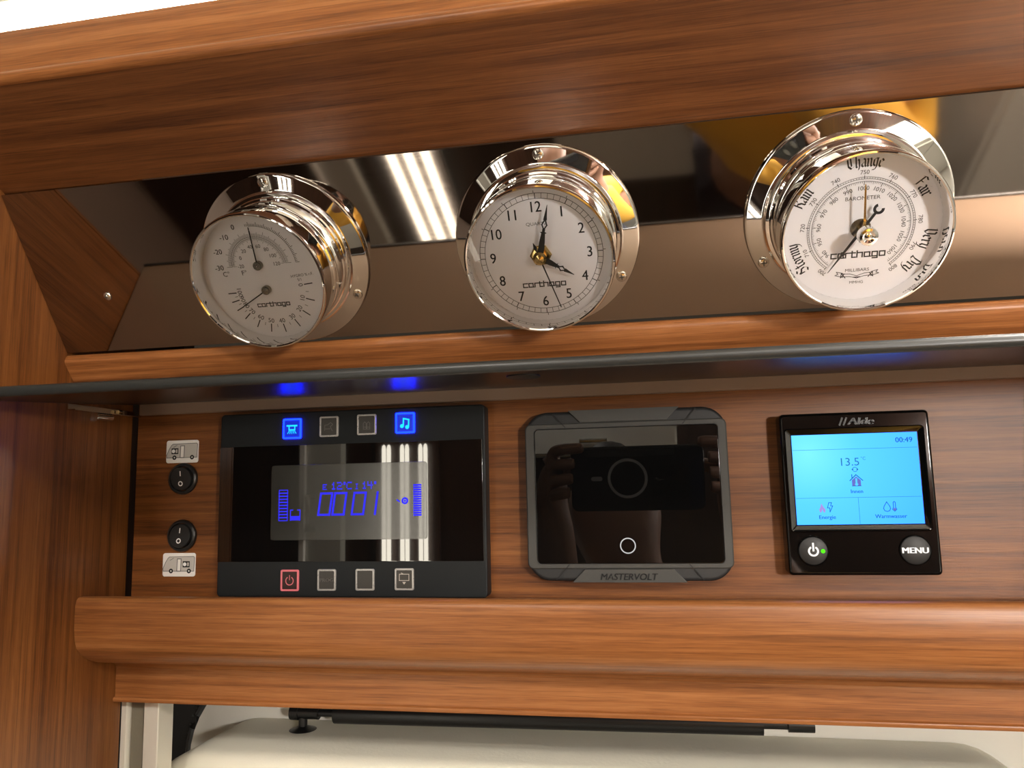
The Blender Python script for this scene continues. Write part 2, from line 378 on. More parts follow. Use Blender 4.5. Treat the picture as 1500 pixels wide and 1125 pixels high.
# ------------------------------------------------------------------ gauges
NIB = {   # broad pen strokes, x height 1
 'S': ([[(.75,1.35),(.45,1.55),(.15,1.3),(.3,1.0),(.65,.75),(.7,.35),(.4,.0),(.05,.2)], [(.15,1.3),(.1,.6)]], .9),
 't': ([[(.15,1.35),(.15,.15),(.35,0),(.45,.1)], [(.0,1.0),(.4,1.0)]], .5),
 'o': ([[(.3,1.0),(.08,.8),(.08,.2),(.3,0)], [(.25,1.0),(.5,.8),(.5,.2),(.3,0)]], .65),
 'r': ([[(.0,.95),(.15,.85),(.15,.1),(.25,0)], [(.15,.75),(.35,1.0),(.48,.85)]], .55),
 'm': ([[(.0,.95),(.12,.85),(.12,.1),(.22,0)], [(.12,.75),(.35,1.0),(.45,.85),(.45,.1),(.55,0)], [(.45,.75),(.68,1.0),(.78,.85),(.78,.1),(.9,0)]], 1.0),
 'n': ([[(.0,.95),(.12,.85),(.12,.1),(.22,0)], [(.12,.75),(.38,1.0),(.48,.85),(.48,.1),(.6,0)]], .7),
 'y': ([[(.0,1.0),(.12,.85),(.12,.25),(.32,0)], [(.5,1.0),(.5,.1),(.35,-.35),(.05,-.45)], [(.32,0),(.5,.2)]], .66),
 'a': ([[(.1,.85),(.3,1.0),(.48,.85),(.48,.1),(.6,0)], [(.48,.6),(.12,.4),(.1,.15),(.28,0),(.48,.2)]], .68),
 'i': ([[(.0,.95),(.12,.85),(.12,.1),(.24,0)], [(.1,1.3),(.16,1.36)]], .34),
 'h': ([[(.0,1.6),(.12,1.45),(.12,.1),(.22,0)], [(.12,.75),(.38,1.0),(.48,.85),(.48,.1),(.36,-.3)]], .68),
 'g': ([[(.4,1.0),(.1,.85),(.1,.25),(.3,.05),(.48,.2)], [(.48,1.0),(.48,.0),(.35,-.35),(.05,-.4)], [(.3,1.0),(.6,1.0)]], .68),
 'e': ([[(.35,1.0),(.1,.8),(.1,.2),(.3,0),(.5,.15)], [(.3,1.0),(.5,.75),(.12,.5)]], .58),
 'R': ([[(.15,1.5),(.15,.1),(.0,0)], [(.0,1.42),(.55,1.5),(.70,1.35),(.70,1.05),(.5,.85),(.2,.82)], [(.4,.82),(.65,.5),(.68,.1),(.85,0)]], .9),
 'C': ([[(.75,1.4),(.4,1.55),(.1,1.2),(.1,.35),(.4,0),(.8,.25)], [(.45,1.4),(.45,.3)]], .9),
 'F': ([[(.2,1.45),(.2,.1),(.0,-.1)], [(.0,1.35),(.35,1.55),(.75,1.4)], [(.2,.8),(.6,.85)]], .75),
 'V': ([[(.0,1.4),(.2,1.5),(.2,.35),(.45,0)], [(.45,1.5),(.7,1.3),(.7,.4),(.45,0)]], .85),
 'D': ([[(.0,1.4),(.45,1.55),(.75,1.2),(.75,.35),(.45,0),(.05,.1)], [(.3,1.5),(.25,.5),(.1,.1)]], .92),
 ' ': ([], .45)}
def blackletter(mb, s, r, ang, h, z, flip=False):
    """gothic word on a circle of radius r centred at angle ang (degrees, counter clockwise from +x)"""
    total = sum(NIB[c][1] for c in s)*h
    pos = -total/2
    for c in s:
        st, adv = NIB[c]
        a = math.radians(ang) - (pos + adv*h/2)/r; rot = a - math.pi/2
        bx, by = r*math.cos(a), r*math.sin(a); cs, sn = math.cos(rot), math.sin(rot)
        for p in st:
            q = []
            for x, y in p:
                X, Y = (x - adv/2)*h, (y - .6)*h
                q.append((bx + X*cs - Y*sn, by + X*sn + Y*cs))
            k = 0.085*h
            mb.nib(q, k*cs - k*0.8*sn, k*sn + k*0.8*cs, z)
        pos += adv*h
def logo(mb, cx, cy, w, z):
    """square wide lettering of the maker's name"""
    L = {'c': [[(1,1),(0,1),(0,0),(1,0)]], 'a': [[(0,1),(1,1),(1,0),(0,0),(0,1)], [(1,0),(1.15,0)]], 'r': [[(0,0),(0,1),(.75,1)]], 't': [[(.1,1.35),(.1,0),(.75,0)], [(-.15,1),(.7,1)]],
         'h': [[(0,1.4),(0,0)], [(0,1),(1,1),(1,0)]], 'g': [[(0,1),(1,1),(1,-.4),(.1,-.4)], [(1,0),(0,0),(0,1)]], 'o': [[(0,0),(1,0),(1,1),(0,1),(0,0)]]}
    word = 'carthago'; adv = {'c': 1.35, 'a': 1.45, 'r': 1.1, 't': 1.05, 'h': 1.4, 'g': 1.4, 'o': 1.2}
    tot = sum(adv[c] for c in word); k = w/tot; x = cx - w/2
    for c in word:
        for p in L[c]: mb.stroke([(x + a*k, cy + (b-.5)*k*0.92) for a, b in p], k*0.26, z)
        x += adv[c]*k

HD = 0.0298       # dial height above the sheet
HG = 0.0402       # glass height
def screw(parent, cx, cy, z, rot):
    m = MB(); m.lathe([(0.0031, z), (0.0031, z+0.0004), (0.0027, z+0.0011), (0.0018, z+0.0015), (0.0001, z+0.0016)], 20, (cx, cy)); s = m.build('screw', M['steel'], parent)
    m = MB()
    for k in range(4):
        a = math.radians(rot + 45*k); L = 0.0017 if k % 2 == 0 else 0.0010; w = 0.00028 if k % 2 == 0 else 0.00010
        d = Vector((math.cos(a), math.sin(a))); n = Vector((-d.y, d.x))
        m.flat([(cx-d.x*L-n.x*w, cy-d.y*L-n.y*w), (cx+d.x*L-n.x*w, cy+d.y*L-n.y*w), (cx+d.x*L+n.x*w, cy+d.y*L+n.y*w), (cx-d.x*L+n.x*w, cy-d.y*L+n.y*w)], z+0.00172)
    m.build('cross_slot', M['slot'], s, 0)
def gauge(name, label, cat, x, b, rot):
    t = thing(name, label, cat, mpt(x, b, 0.0002), math.pi/2+TH, 'round chrome gauges on the metal panel')
    m = MB(); m.lathe([(0.036, 0.0), (0.0518, 0.0), (0.0526, 0.0006), (0.0528, 0.0016), (0.0524, 0.0025), (0.0514, 0.0030), (0.0440, 0.0032), (0.0432, 0.0036), (0.0428, 0.0048), (0.0420, 0.0056), (0.0405, 0.0058), (0.036, 0.0058)], 96)
    m.build('base_flange', M['chrome'], t, 30)
    m = MB(); m.lathe([(0.0404, 0.0058), (0.0404, 0.0072), (0.0398, 0.0080), (0.0388, 0.0084), (0.0384, 0.0092), (0.0384, 0.0205), (0.0388, 0.0215), (0.0388, 0.0225), (0.0376, 0.0232), (0.0376, 0.0262)], 96)
    m.build('case', M['chrome'], t, 30)
    m = MB(); m.lathe([(0.0376, 0.0262), (0.0394, 0.0266), (0.0402, 0.0275), (0.0403, 0.0290), (0.0403, 0.0395), (0.0402, 0.0408), (0.0398, 0.0415), (0.0391, 0.0416), (0.0385, 0.0412), (0.0383, 0.0402), (0.0379, 0.0390), (0.0378, HD)], 96)
    m.build('bezel', M['chrome'], t, 30)
    m = MB(); m.lathe([(0.0384, HG-0.0006), (0.0384, HG), (0.02, HG+0.00035), (0.00005, HG+0.0004)], 64); m.build('glass', M['glass'], t, 40)
    for k in range(3):
        a = math.radians(90 - 120*k) + rot; screw(t, 0.0482*math.cos(a), 0.0482*math.sin(a), 0.0031, random.uniform(0, 45))
    m = MB(); m.lathe([(0.0378, HD-0.0012), (0.0378, HD), (0.0001, HD)], 64); d = m.build('dial', M['dial'], t, 30)
    return t, d
def radial(m, r0, r1, ang, w, z, c=(0, 0)):
    a = math.radians(ang); d = (math.cos(a), math.sin(a))
    m.stroke([(c[0]+d[0]*(r0+w/2), c[1]+d[1]*(r0+w/2)), (c[0]+d[0]*(r1-w/2), c[1]+d[1]*(r1-w/2))], w, z)
def bar(m, c, ang, prof, z0, z1):
    """hand: prof = [(distance, half width)...] along ang (degrees), extruded z0..z1"""
    a = math.radians(ang); d = Vector((math.cos(a), math.sin(a))); n = Vector((-d.y, d.x)); o = Vector(c)
    L = [o + d*s + n*w for s, w in prof]; R = [o + d*s - n*w for s, w in prof]
    for i in range(len(prof)-1):
        q = [R[i], R[i+1], L[i+1], L[i]]
        m.loft([[(p.x, p.y, z0) for p in q], [(p.x, p.y, z1) for p in q]], True, True)
zp = HD + 0.00012

# --- clock
gc, dial = gauge('quartz_clock', 'round chrome quartz clock showing two past four, middle of the three gauges', 'clock', -0.0552, 0.0531, math.radians(-0.7))
m = MB()
for h in range(1, 13):
    a = math.radians(90 - 30*h); m.text(str(h), 0.0263*math.cos(a), 0.0263*math.sin(a), 0.0056, zp, sx=0.88, bold=0.012)
m.build('numerals', M['ink'], dial, 0)
m = MB()
for r in (0.0306, 0.0334): m.arc(0, 0, r-0.00013, r+0.00013, zp, n=120)
for k in range(60):
    radial(m, 0.0306, 0.0334, 6*k, 0.00022 if k % 5 else 0.0004, zp)
    if k % 5 == 0: radial(m, 0.0336, 0.0348, 6*k+1.0, 0.0003, zp)
m.build('minute_track', M['ink'], dial, 0)
m = MB(); logo(m, 0.0004, -0.0168, 0.0238, zp); m.build('logo', M['ink'], dial, 0)
m = MB(); m.text('QUARTZ', -0.0006, 0.0172, 0.0017, zp, sx=1.15); m.build('lettering', M['ink_grey'], dial, 0)
m = MB(); m.lathe([(0.0060, HD), (0.0060, HD+0.0010), (0.0050, HD+0.0016), (0.0034, HD+0.0018), (0.0034, HD+0.0042), (0.0001, HD+0.0042)], 6); m.build('brass_nut', M['brass'], gc, 20)
hz = HD + 0.0046
def fancy(L): return [(-0.0035, 0.0013), (0.0, 0.0017), (L*0.30, 0.0015), (L*0.47, 0.0010), (L*0.485, 0.0018), (L*0.50, 0.0007), (L*0.55, 0.0008)]
def fancy_hand(name, ang, L, z):
    m = MB(); bar(m, (0, 0), ang, fancy(L), z, z+0.0003)
    a = math.radians(ang); d = Vector((math.cos(a), math.sin(a))); n = Vector((-d.y, d.x))
    for s in (-1, 1):
        pts = [(L*0.54, 0.0), (L*0.63, 0.0013), (L*0.74, 0.0)]
        m.stroke([(d*u + n*w*s)[:] for u, w in pts], 0.0007, z+0.0003)
    bar(m, (0, 0), ang, [(L*0.72, 0.0010), (L*0.80, 0.0007), (L, 0.0001)], z, z+0.0003)
    m.build(name, M['ink'], gc, 0)
fancy_hand('hour_hand', 90-122, 0.0205, hz)
fancy_hand('minute_hand', 90-13.5, 0.0288, hz+0.0008)
m = MB(); bar(m, (0, 0), 90-162.5, [(-0.0090, 0.0001), (-0.0062, 0.0009), (-0.0035, 0.0003), (0.0, 0.0004), (0.0298, 0.00024)], hz+0.0015, hz+0.0017); m.build('second_hand', M['ink'], gc, 0)
m = MB(); m.lathe([(0.0036, hz+0.0018), (0.0036, hz+0.0024), (0.0024, hz+0.0036), (0.0001, hz+0.0044)], 32); m.build('hand_cap', M['brass'], gc, 25)

# --- thermometer / hygrometer
gt, dial = gauge('thermo_hygrometer', 'round chrome thermometer and hygrometer, leftmost of the three gauges', 'thermometer', -0.2159, 0.0528, math.radians(0.5))
PT = (-0.0022, 0.0072); PH = (-0.0012, -0.0077); CH = (0.0006, -0.0082)
def ta(c): return 180 - (c + 30)*2.25          # degrees celsius -> dial angle
# printed humidity scale 0, 10, ... 100 -> dial angle (not uniform)
HA = [183 + (100-10*i)*1.8 + d for i, d in enumerate((2, -3, -7, -11, -15, -17, -18, -18, -14, -8, -2))]
def ha(v):
    i = min(int(v//10), 9); return HA[i] + (HA[i+1]-HA[i])*(v/10-i)
m = MB()
m.arc(*PT, 0.0163, 0.01650, zp, 0, 180); m.arc(*PT, 0.0156, 0.01578, zp, 0, 180); m.arc(*PT, 0.0226, 0.02278, zp, 0, 90)
for c in range(-30, 51): radial(m, 0.0164, 0.0200 if c % 10 == 0 else (0.0192 if c % 5 == 0 else 0.0184), ta(c), 0.00018, zp, PT)
for c in range(8, 51): radial(m, 0.0227, 0.0240 if c % 5 else 0.0250, ta(c), 0.00028, zp, PT)
for f_ in range(-20, 121, 2): radial(m, 0.0146 if f_ % 10 else 0.0136, 0.0157, 180-(f_+20)*180/140, 0.00015, zp, PT)
for v in range(0, 101, 5):
    radial(m, 0.0215, 0.0268 if v % 10 == 0 else 0.0234, ha(v), 0.0006 if v % 10 == 0 else 0.00025, zp, CH)
m.build('tick_marks', M['ink'], dial, 0)
m = MB()
for c in (-30, -20, -10, 0):
    a = math.radians(ta(c)); m.text(str(c), PT[0]+0.0248*math.cos(a)+(0.001 if c == -10 else 0), PT[1]+0.0248*math.sin(a), 0.0029, zp, bold=0.012)
m.text('C°', PT[0]-0.0216, PT[1]-0.0040, 0.0028, zp); m.text('F°', PT[0]-0.0103, PT[1]-0.0040, 0.0028, zp)
for v in range(0, 101, 10):
    a = ha(v); r = math.radians(a); m.text(str(v), CH[0]+0.0194*math.cos(r), CH[1]+0.0194*math.sin(r), 0.0027, zp, a+90)
m.build('numerals', M['ink'], dial, 0)
m = MB()
for f_ in range(-20, 121, 20):
    a = math.radians(180-(f_+20)*180/140); m.text(str(f_), PT[0]+0.0112*math.cos(a), PT[1]+0.0112*math.sin(a), 0.0021, zp)
m.text('HYGRO % r.F.', 0.0222, -0.0006, 0.0016, zp, 4); m.text('S/1', 0.0200, -0.0032, 0.0016, zp, 4)
m.build('small_lettering', M['ink'], dial, 0)
m = MB(); logo(m, 0.0004, -0.0172, 0.0205, zp); m.build('logo', M['ink'], dial, 0)
m = MB(); bar(m, PT, 88, [(0.0, 0.0004), (0.0225, 0.00025)], HD+0.0020, HD+0.0022); m.build('thermometer_needle', M['ink'], gt, 0)
m = MB(); bar(m, PH, 208, [(0.0, 0.0004), (0.0205, 0.00025)], HD+0.0020, HD+0.0022); m.build('hygrometer_needle', M['ink'], gt, 0)
for p in (PT, PH):
    m = MB(); m.lathe([(0.0026, HD), (0.0026, HD+0.0026), (0.0021, HD+0.0032), (0.0001, HD+0.0033)], 24, p); m.build('pivot_pin', M['gunmetal'], gt)

# --- barometer
gb, dial = gauge('barometer', 'round chrome barometer with gothic lettering, rightmost of the three gauges', 'barometer', 0.1066, 0.0542, math.radians(-1.0))
def ba(v): return 90 - (v - 750)*2.84          # mmHg -> angle
m = MB()
for r in (0.0233, 0.0245, 0.0254): m.arc(0, 0, r-0.0001, r+0.0001, zp, ba(800), ba(700), 110)
for v in range(700, 801): radial(m, 0.0245, 0.0252, ba(v), 0.00016, zp)
for v in range(700, 801, 10): radial(m, 0.0244, 0.0262, ba(v), 0.0003, zp)
for b_ in range(934, 1067): radial(m, 0.0232 - (0.0018 if b_ % 10 == 0 else (0.0012 if b_ % 5 == 0 else 0.0008)), 0.0232, ba(b_*0.75006), 0.00016 if b_ % 10 else 0.0003, zp)
m.build('tick_marks', M['ink'], dial, 0)
m = MB()
for b_ in range(940, 1061, 10):
    a = ba(b_*0.75006); r = math.radians(a); m.text(str(b_), 0.0200*math.cos(r), 0.0200*math.sin(r), 0.0020, zp, a-90)
for v in range(700, 801, 10):
    a = ba(v); r = math.radians(a); m.text(str(v), 0.0278*math.cos(r), 0.0278*math.sin(r), 0.0020, zp, a-90)
m.build('numerals', M['ink'], dial, 0)
for tx_, ty_, ch in (('BAROMETER', 0.0152, 0.0018), ('MILLIBARS', -0.0218, 0.0016), ('MMHG', -0.0284, 0.0014)):
    m = MB(); m.text(tx_, 0, ty_, ch, zp, sx=1.12); m.build('lettering', M['ink'], dial, 0)
for w_, a in (('Stormy', 205), ('Rain', 148), ('Change', 90), ('Fair', 33), ('Very', -14), ('Dry', -39)):
    m = MB(); blackletter(m, w_, 0.0328, a, 0.0040, zp); m.build('weather_word', M['ink'], dial, 0)
m = MB()
for s in (-1, 1):
    m.stroke([(0, -0.0250), (s*0.0035, -0.0238), (s*0.0068, -0.0236)], 0.0003, zp); m.stroke([(0, -0.0262), (s*0.0035, -0.0252), (s*0.0068, -0.0250)], 0.0003, zp)
    m.stroke([(s*0.0068, -0.0232), (s*0.0100, -0.0224), (s*0.0092, -0.0236), (s*0.0106, -0.0242), (s*0.0068, -0.0254)], 0.0003, zp)
    m.stroke([(s*0.0056, -0.0258), (s*0.0075, -0.0232), (s*0.0078, -0.0256), (s*0.0060, -0.0236)], 0.0004, zp)
m.stroke([(-0.0015, -0.0257), (0.0015, -0.0257)], 0.0005, zp)
m.build('ribbon_ornament', M['ink'], dial, 0)
m = MB(); logo(m, 0.0000, -0.0138, 0.0262, zp); m.build('logo', M['ink'], dial, 0)
m = MB(); m.lathe([(0.0049, HD+0.0001), (0.0049, HD+0.0004), (0.0001, HD+0.0004)], 32); m.build('centre_disc', M['gunmetal'], gb, 30)
ang = 235.0
m = MB(); bar(m, (0, 0), ang, [(-0.0098, 0.0006), (0.0, 0.0008), (0.0135, 0.00055), (0.0142, 0.0012), (0.0158, 0.0005), (0.0262, 0.0001)], HD+0.0030, HD+0.0033)
a = math.radians(ang+180); cx_, cy_ = 0.0122*math.cos(a), 0.0122*math.sin(a)
m.arc(cx_, cy_, 0.0013, 0.0027, HD+0.0033, ang+180+50, ang+180+310, 24); m.build('pressure_hand', M['ink'], gb, 0)
m = MB(); bar(m, (0, 0), 93, [(-0.001, 0.0004), (0.0, 0.0006), (0.0200, 0.0004), (0.0238, 0.0002)], HG-0.0030, HG-0.0026); m.build('set_hand', M['brass'], gb, 0)
m = MB(); m.lathe([(0.0010, HD+0.0004), (0.0010, HG-0.001)], 12); m.build('spindle', M['brass'], gb)
m = MB(); m.lathe([(0.0040, HG+0.0003), (0.0046, HG+0.0010), (0.0046, HG+0.0048), (0.0042, HG+0.0055), (0.0030, HG+0.0057), (0.0018, HG+0.0052), (0.0014, HG+0.0058), (0.0001, HG+0.0060)], 32); m.build('set_knob', M['chrome'], gb, 30)

# ------------------------------------------------------------------ raised flap in front of the board
t = thing('cabinet_flap', 'long bronze flap door folded up under the gauges', 'flap door', (0, 0, ZC))
y0, zu0, y1, zu1 = -0.0052, 0.0660, -0.1740, 0.0532      # underside at the hinge and at the front edge
th = 0.0036
fx0, fx1 = X0+0.0012, 0.340
def fq(y, up): return zu0 + (zu1-zu0)*(y-y0)/(y1-y0) + up
m = MB(); m.loft([[(x, y0, fq(y0, 0.0012)), (x, y1, fq(y1, 0.0012)), (x, y1, fq(y1, th)), (x, y0, fq(y0, th))] for x in (fx0, fx1)], True, True); m.build('outer_skin', M['flap_top'], t, 0)
m = MB(); m.loft([[(x, y0, fq(y0, 0)), (x, y1, fq(y1, 0)), (x, y1, fq(y1, 0.0011)), (x, y0, fq(y0, 0.0011))] for x in (fx0, fx1)], True, True); m.build('inner_skin', M['flap_under'], t, 0)
prof = [(y1, -0.0014), (y1-0.0016, -0.0014), (y1-0.0027, -0.0006), (y1-0.0032, 0.0012), (y1-0.0029, 0.0030), (y1-0.0020, 0.0041), (y1, 0.0044)]
m = MB(); m.loft([[(x, y, fq(y1, dz)) for y, dz in prof] for x in (fx0, fx1)], True, True); m.build('edge_profile', M['edge'], t, 50)
m = MB(); cxx, cyy = -0.066, -0.128
m.lathe([(0.009, -0.0003), (0.009, -0.0011), (0.0075, -0.0015), (0.0001, -0.0015)], 32); m.v = [(cxx+x, cyy+y, fq(cyy, z)) for x, y, z in m.v]; m.build('underside_disc', M['mv_dark'], t)  # small dark round disc on the underside of the flap
t = thing('flap_hinge', 'steel hinge arm on the side wall at the left end of the flap', 'hinge', (X0, 0, ZC))
m = MB(); m.box(0.0003, 0.0018, -0.0690, -0.0015, 0.0565, 0.0610); m.box(0.0018, 0.0075, -0.0690, -0.0015, 0.0565, 0.0572); m.build('arm', M['steel'], t, 0)
m = MB(); m.tube([(0.0042, -0.046, 0.0540), (0.0042, -0.030, 0.0540)], 0.0026, 16); m.tube([(0.0042, -0.0475, 0.0540), (0.0042, -0.0460, 0.0540)], 0.0034, 16); m.build('pivot', M['chrome'], t)
m = MB(); m.tube([(0.0040, -0.0230, 0.0590), (0.0040, -0.0195, 0.0590)], 0.0018, 12); m.build('rivet', M['chrome'], t)

# ------------------------------------------------------------------ rocker switches with stickers
PHI = math.pi/2
def rocker(x, z, tilt, label):
    t = thing('rocker_switch', label, 'switch', (x, -0.0002, z+ZC), PHI, 'round rocker switches')
    m = MB(); m.lathe([(0.0092, 0.0), (0.0116, 0.0), (0.0118, 0.0008), (0.0114, 0.0022), (0.0104, 0.0030), (0.0096, 0.0030), (0.0092, 0.0022), (0.0090, 0.0)], 40); m.build('bezel', M['black'], t)
    m = MB(); m.lathe([(0.0086, 0.0), (0.0086, 0.0034), (0.0082, 0.0040), (0.0001, 0.0041)], 40)
    m.v = [(x_, y_, z_ + (y_*tilt if z_ > 0.001 else 0)) for x_, y_, z_ in m.v]; r = m.build('rocker', M['black'], t)
    m = MB(); m.stroke([(0.0, 0.0024), (0.0, 0.0052)], 0.0009, 0.0043); m.arc(-0.0002, -0.0036, 0.0011, 0.0019, 0.0043, n=24)
    m.v = [(x_, y_, z_ + y_*tilt) for x_, y_, z_ in m.v]; m.build('on_off_marks', M['white_mark'], r, 0)
rocker(-0.3473, 0.0093, 0.14, 'round black rocker switch below the upper van sticker')
rocker(-0.3467, -0.0325, -0.12, 'round black rocker switch above the lower van sticker')
def sticker(x, z, w, h, seatx, label):
    t = thing('van_sticker', label, 'sticker', (x, -0.0001, z+ZC), PHI, 'white stickers with camper van drawings')
    k = w/1020
    def P(px, py): return ((px-715)*k, -(py-485)*k)
    m = MB(); m.slab(rrect(-w/2, w/2, -h/2, h/2, 0.0018), 0.0, 0.0006, 0.0002); pl = m.build('plate', M['white'], t)
    z = 0.00075
    body = [P(*p) for p in ((235, 660), (225, 590), (300, 420), (370, 310), (420, 265), (1180, 255), (1205, 290), (1190, 660))]
    m = MB(); m.flat(body[::-1], z); m.build('van_body', M['van_grey'], t, 0)
    m = MB(); m.stroke(body, 0.00045, z+0.0001, True); m.stroke([P(440, 360), P(550, 300)], 0.0004, z+0.0001); m.stroke([P(670, 320), P(790, 320), P(780, 660), P(660, 660)], 0.0006, z+0.0001, True); m.build('outline', M['ink_grey'], t, 0)
    m = MB(); a, b = P(675, 330), P(770, 650); m.flat([(a[0], b[1]), (b[0], b[1]), (b[0], a[1]), (a[0], a[1])], z+0.00005); m.build('door_drawing', M['white'], t, 0)
    for wx in (480, 1040):
        m = MB(); c = P(wx, 655); m.arc(*c, 0.00055, 0.0017, z+0.00015, n=20); wl = m.build('wheel_drawing', M['ink'], t, 0)
        m = MB(); m.disc(*c, 0.00056, z+0.00014, 12); m.build('hub', M['white'], wl, 0)
    m = MB(); a, b = P(seatx, 385), P(seatx+220, 555); m.flat([(a[0], b[1]), (b[0], b[1]), (b[0], a[1]), (a[0], a[1])], z+0.00012); cab = m.build('control_drawing', M['ink'], t, 0)
    m = MB(); m.disc(*P(seatx+65, 470), 0.0014, z+0.0002, 16); m.build('dot', M['white_mark'], cab, 0)
    m = MB(); a, b = P(seatx+140, 420), P(seatx+195, 520); m.flat([(a[0], b[1]), (b[0], b[1]), (b[0], a[1]), (a[0], a[1])], z+0.0002); m.build('window_drawing', M['van_grey'], cab, 0)
sticker(-0.3491, 0.0297, 0.0266, 0.0170, 380, 'white van sticker above the upper rocker switch, dark square at the front')
sticker(-0.3487, -0.0537, 0.0266, 0.0170, 840, 'white van sticker below the lower rocker switch, dark square at the rear')

# ------------------------------------------------------------------ control panel with display
cpx, cpz = -0.2120, -0.0102
t = thing('control_panel', 'wide anthracite control panel with blue lit display and eight square buttons', 'control panel', (cpx, -0.0002, cpz+ZC), PHI)
F = 0.0118
m = MB(); m.slab(rrect(-0.0988, 0.0988, -0.0648, 0.0650, 0.0030), 0.0, F, 0.0008); m.build('housing', M['panel_grey'], t)
m = MB(); m.slab(rrect(-0.0986, 0.0967, 0.0102-0.0507, 0.0102+0.0310, 0.0006), F-0.0005, F+0.0003, 0.0001); m.build('display_glass', M['band'], t)
lx0, lx1, lz0, lz1 = -0.0578, 0.0577, 0.0102-0.0358, 0.0102+0.0168
m = MB(); m.slab(rrect(lx0, lx1, lz0, lz1, 0.0022), F+0.0001, F+0.00042, 0.00005); lcd = m.build('lcd', M['lcd'], t, 20)
zl = F + 0.00055
def L(x, z): return (x - cpx, z - cpz)
m = MB()
bx0, bz1 = L(-0.2636, -0.0008); bx1, bz0 = L(-0.2572, -0.0222)
m.stroke([(bx0, bz0), (bx1, bz0), (bx1, bz1), (bx0, bz1)], 0.0005, zl, True)
for k in range(9):
    zz = bz0 + (bz1-bz0)*(k+1)/10; m.stroke([(bx0, zz), (bx1, zz)], 0.0008, zl)
m.build('level_bar', M['lcd_blue'], lcd, 0)
m = MB(); tx, tz = L(-0.2512, -0.0185)
m.flat([(tx-0.0037, tz-0.0036), (tx+0.0037, tz-0.0036), (tx+0.0037, tz-0.0006), (tx-0.0037, tz-0.0006)], zl)
m.stroke([(tx-0.0018, tz+0.0036), (tx-0.0036, tz+0.0036), (tx-0.0036, tz-0.0036)], 0.0006, zl); m.stroke([(tx+0.0018, tz+0.0036), (tx+0.0036, tz+0.0036), (tx+0.0036, tz-0.0036)], 0.0006, zl)
m.build('tank_icon', M['lcd_blue'], lcd, 0)
m = MB()
for xa in (-0.2287, -0.2181, -0.2038):
    px, pz = L(xa, -0.0111); w, h, s = 0.0042, 0.0074, 0.0010
    m.stroke([(px-w-s, pz-h), (px+w-s, pz-h), (px+w+s, pz+h), (px-w+s, pz+h)], 0.0014, zl, True)
px, pz = L(-0.1910, -0.0111); m.stroke([(px-0.0010, pz-0.0074), (px+0.0010, pz+0.0074)], 0.0014, zl)
m.build('digits', M['lcd_blue'], lcd, 0)
DOT = {'E': '11111 10000 11110 10000 11111', '1': '00100 01100 00100 00100 01110', '2': '11110 00001 01110 10000 11111', '°': '01100 01100 00000 00000 00000', 'C': '01111 10000 10000 10000 01111', 'I': '01110 00100 00100 00100 01110', '4': '10010 10010 11111 00010 00010', ' ': '00000 00000 00000 00000 00000'}
m = MB()
for ch, xx, k in (('E', -0.2292, 0.75), ('1', -0.2225, 1), ('2', -0.2180, 1), ('°', -0.2140, 1), ('C', -0.2110, 1), ('I', -0.2053, 0.75), ('1', -0.1997, 1), ('4', -0.1955, 1), ('°', -0.1914, 1)):
    x, z = L(xx, -0.0012)
    for r, row in enumerate(DOT[ch].split()):
        for c, v in enumerate(row):
            if v == '1': m.box(x+(c-2)*0.00082*k-0.00036*k, x+(c-2)*0.00082*k+0.00036*k, z+(4-r)*0.00108*k, z+(4-r)*0.00108*k+0.00092*k, zl-0.00005, zl)
m.build('temperature_text', M['lcd_blue'], lcd, 0)
m = MB(); px, pz = L(-0.1703, -0.0098); m.arc(px, pz, 0.0012, 0.0024, zl, n=20); m.disc(px, pz, 0.0008, zl, 10); m.stroke([(px-0.0055, pz+0.0006), (px-0.0040, pz-0.0004)], 0.0009, zl); m.build('pump_icon', M['lcd_blue'], lcd, 0)
m = MB(); (ax, az), (ex, ez) = L(-0.1636, 0.0008), L(-0.1590, -0.0196)
for k in range(14):
    zz = ez + (az-ez)*k/13; m.stroke([(ax, zz), (ex, zz)], 0.0011, zl)
m.build('battery_bar', M['lcd_blue'], lcd, 0)
def button(x, z, kind, lab, icon, w=0.0142, h=0.0146):
    fr, fc, ic = {'blue': ('blue_frame', 'blue_face', 'blue_icon'), 'grey': ('btn_frame', 'btn_face', 'btn_icon'), 'red': ('red_frame', 'red_face', 'red_frame'), 'bright': ('btn_frame', 'btn_face', 'btn_icon2')}[kind]
    px, pz = L(x, z)
    o, i_ = rrect(px-w/2, px+w/2, pz-h/2, pz+h/2, 0.0012), rrect(px-w/2+0.0013, px+w/2-0.0013, pz-h/2+0.0013, pz+h/2-0.0013, 0.0005)
    m = MB(); m.slab(i_, F-0.0004, F+0.0007, 0.0); b = m.build('button', M[fc], t, 30); b['label'] = lab
    m = MB(); m.loft([[(a, c, zz) for a, c in ring] for ring, zz in ((o(0), F-0.0003), (o(0), F+0.0008), (o(0.0003), F+0.0012), (i_(-0.0002), F+0.0012), (i_(0), F+0.0008), (i_(0), F-0.0003))], False, False); m.build('frame', M[fr], b, 30)
    m = MB(); icon(m, px, pz, F+0.0009)
    if m.v: m.build('icon', M[ic], b, 0)
def ic_light(m, x, y, z):
    m.stroke([(x-0.0036, y+0.0021), (x+0.0036, y+0.0021)], 0.0011, z); m.stroke([(x-0.0022, y+0.0018), (x-0.0022, y-0.0008), (x+0.0022, y-0.0008), (x+0.0022, y+0.0018)], 0.0008, z)
    for k in range(5): m.stroke([(x-0.0018+k*0.0009, y-0.0012), (x-0.0032+k*0.0016, y-0.0034)], 0.0005, z)
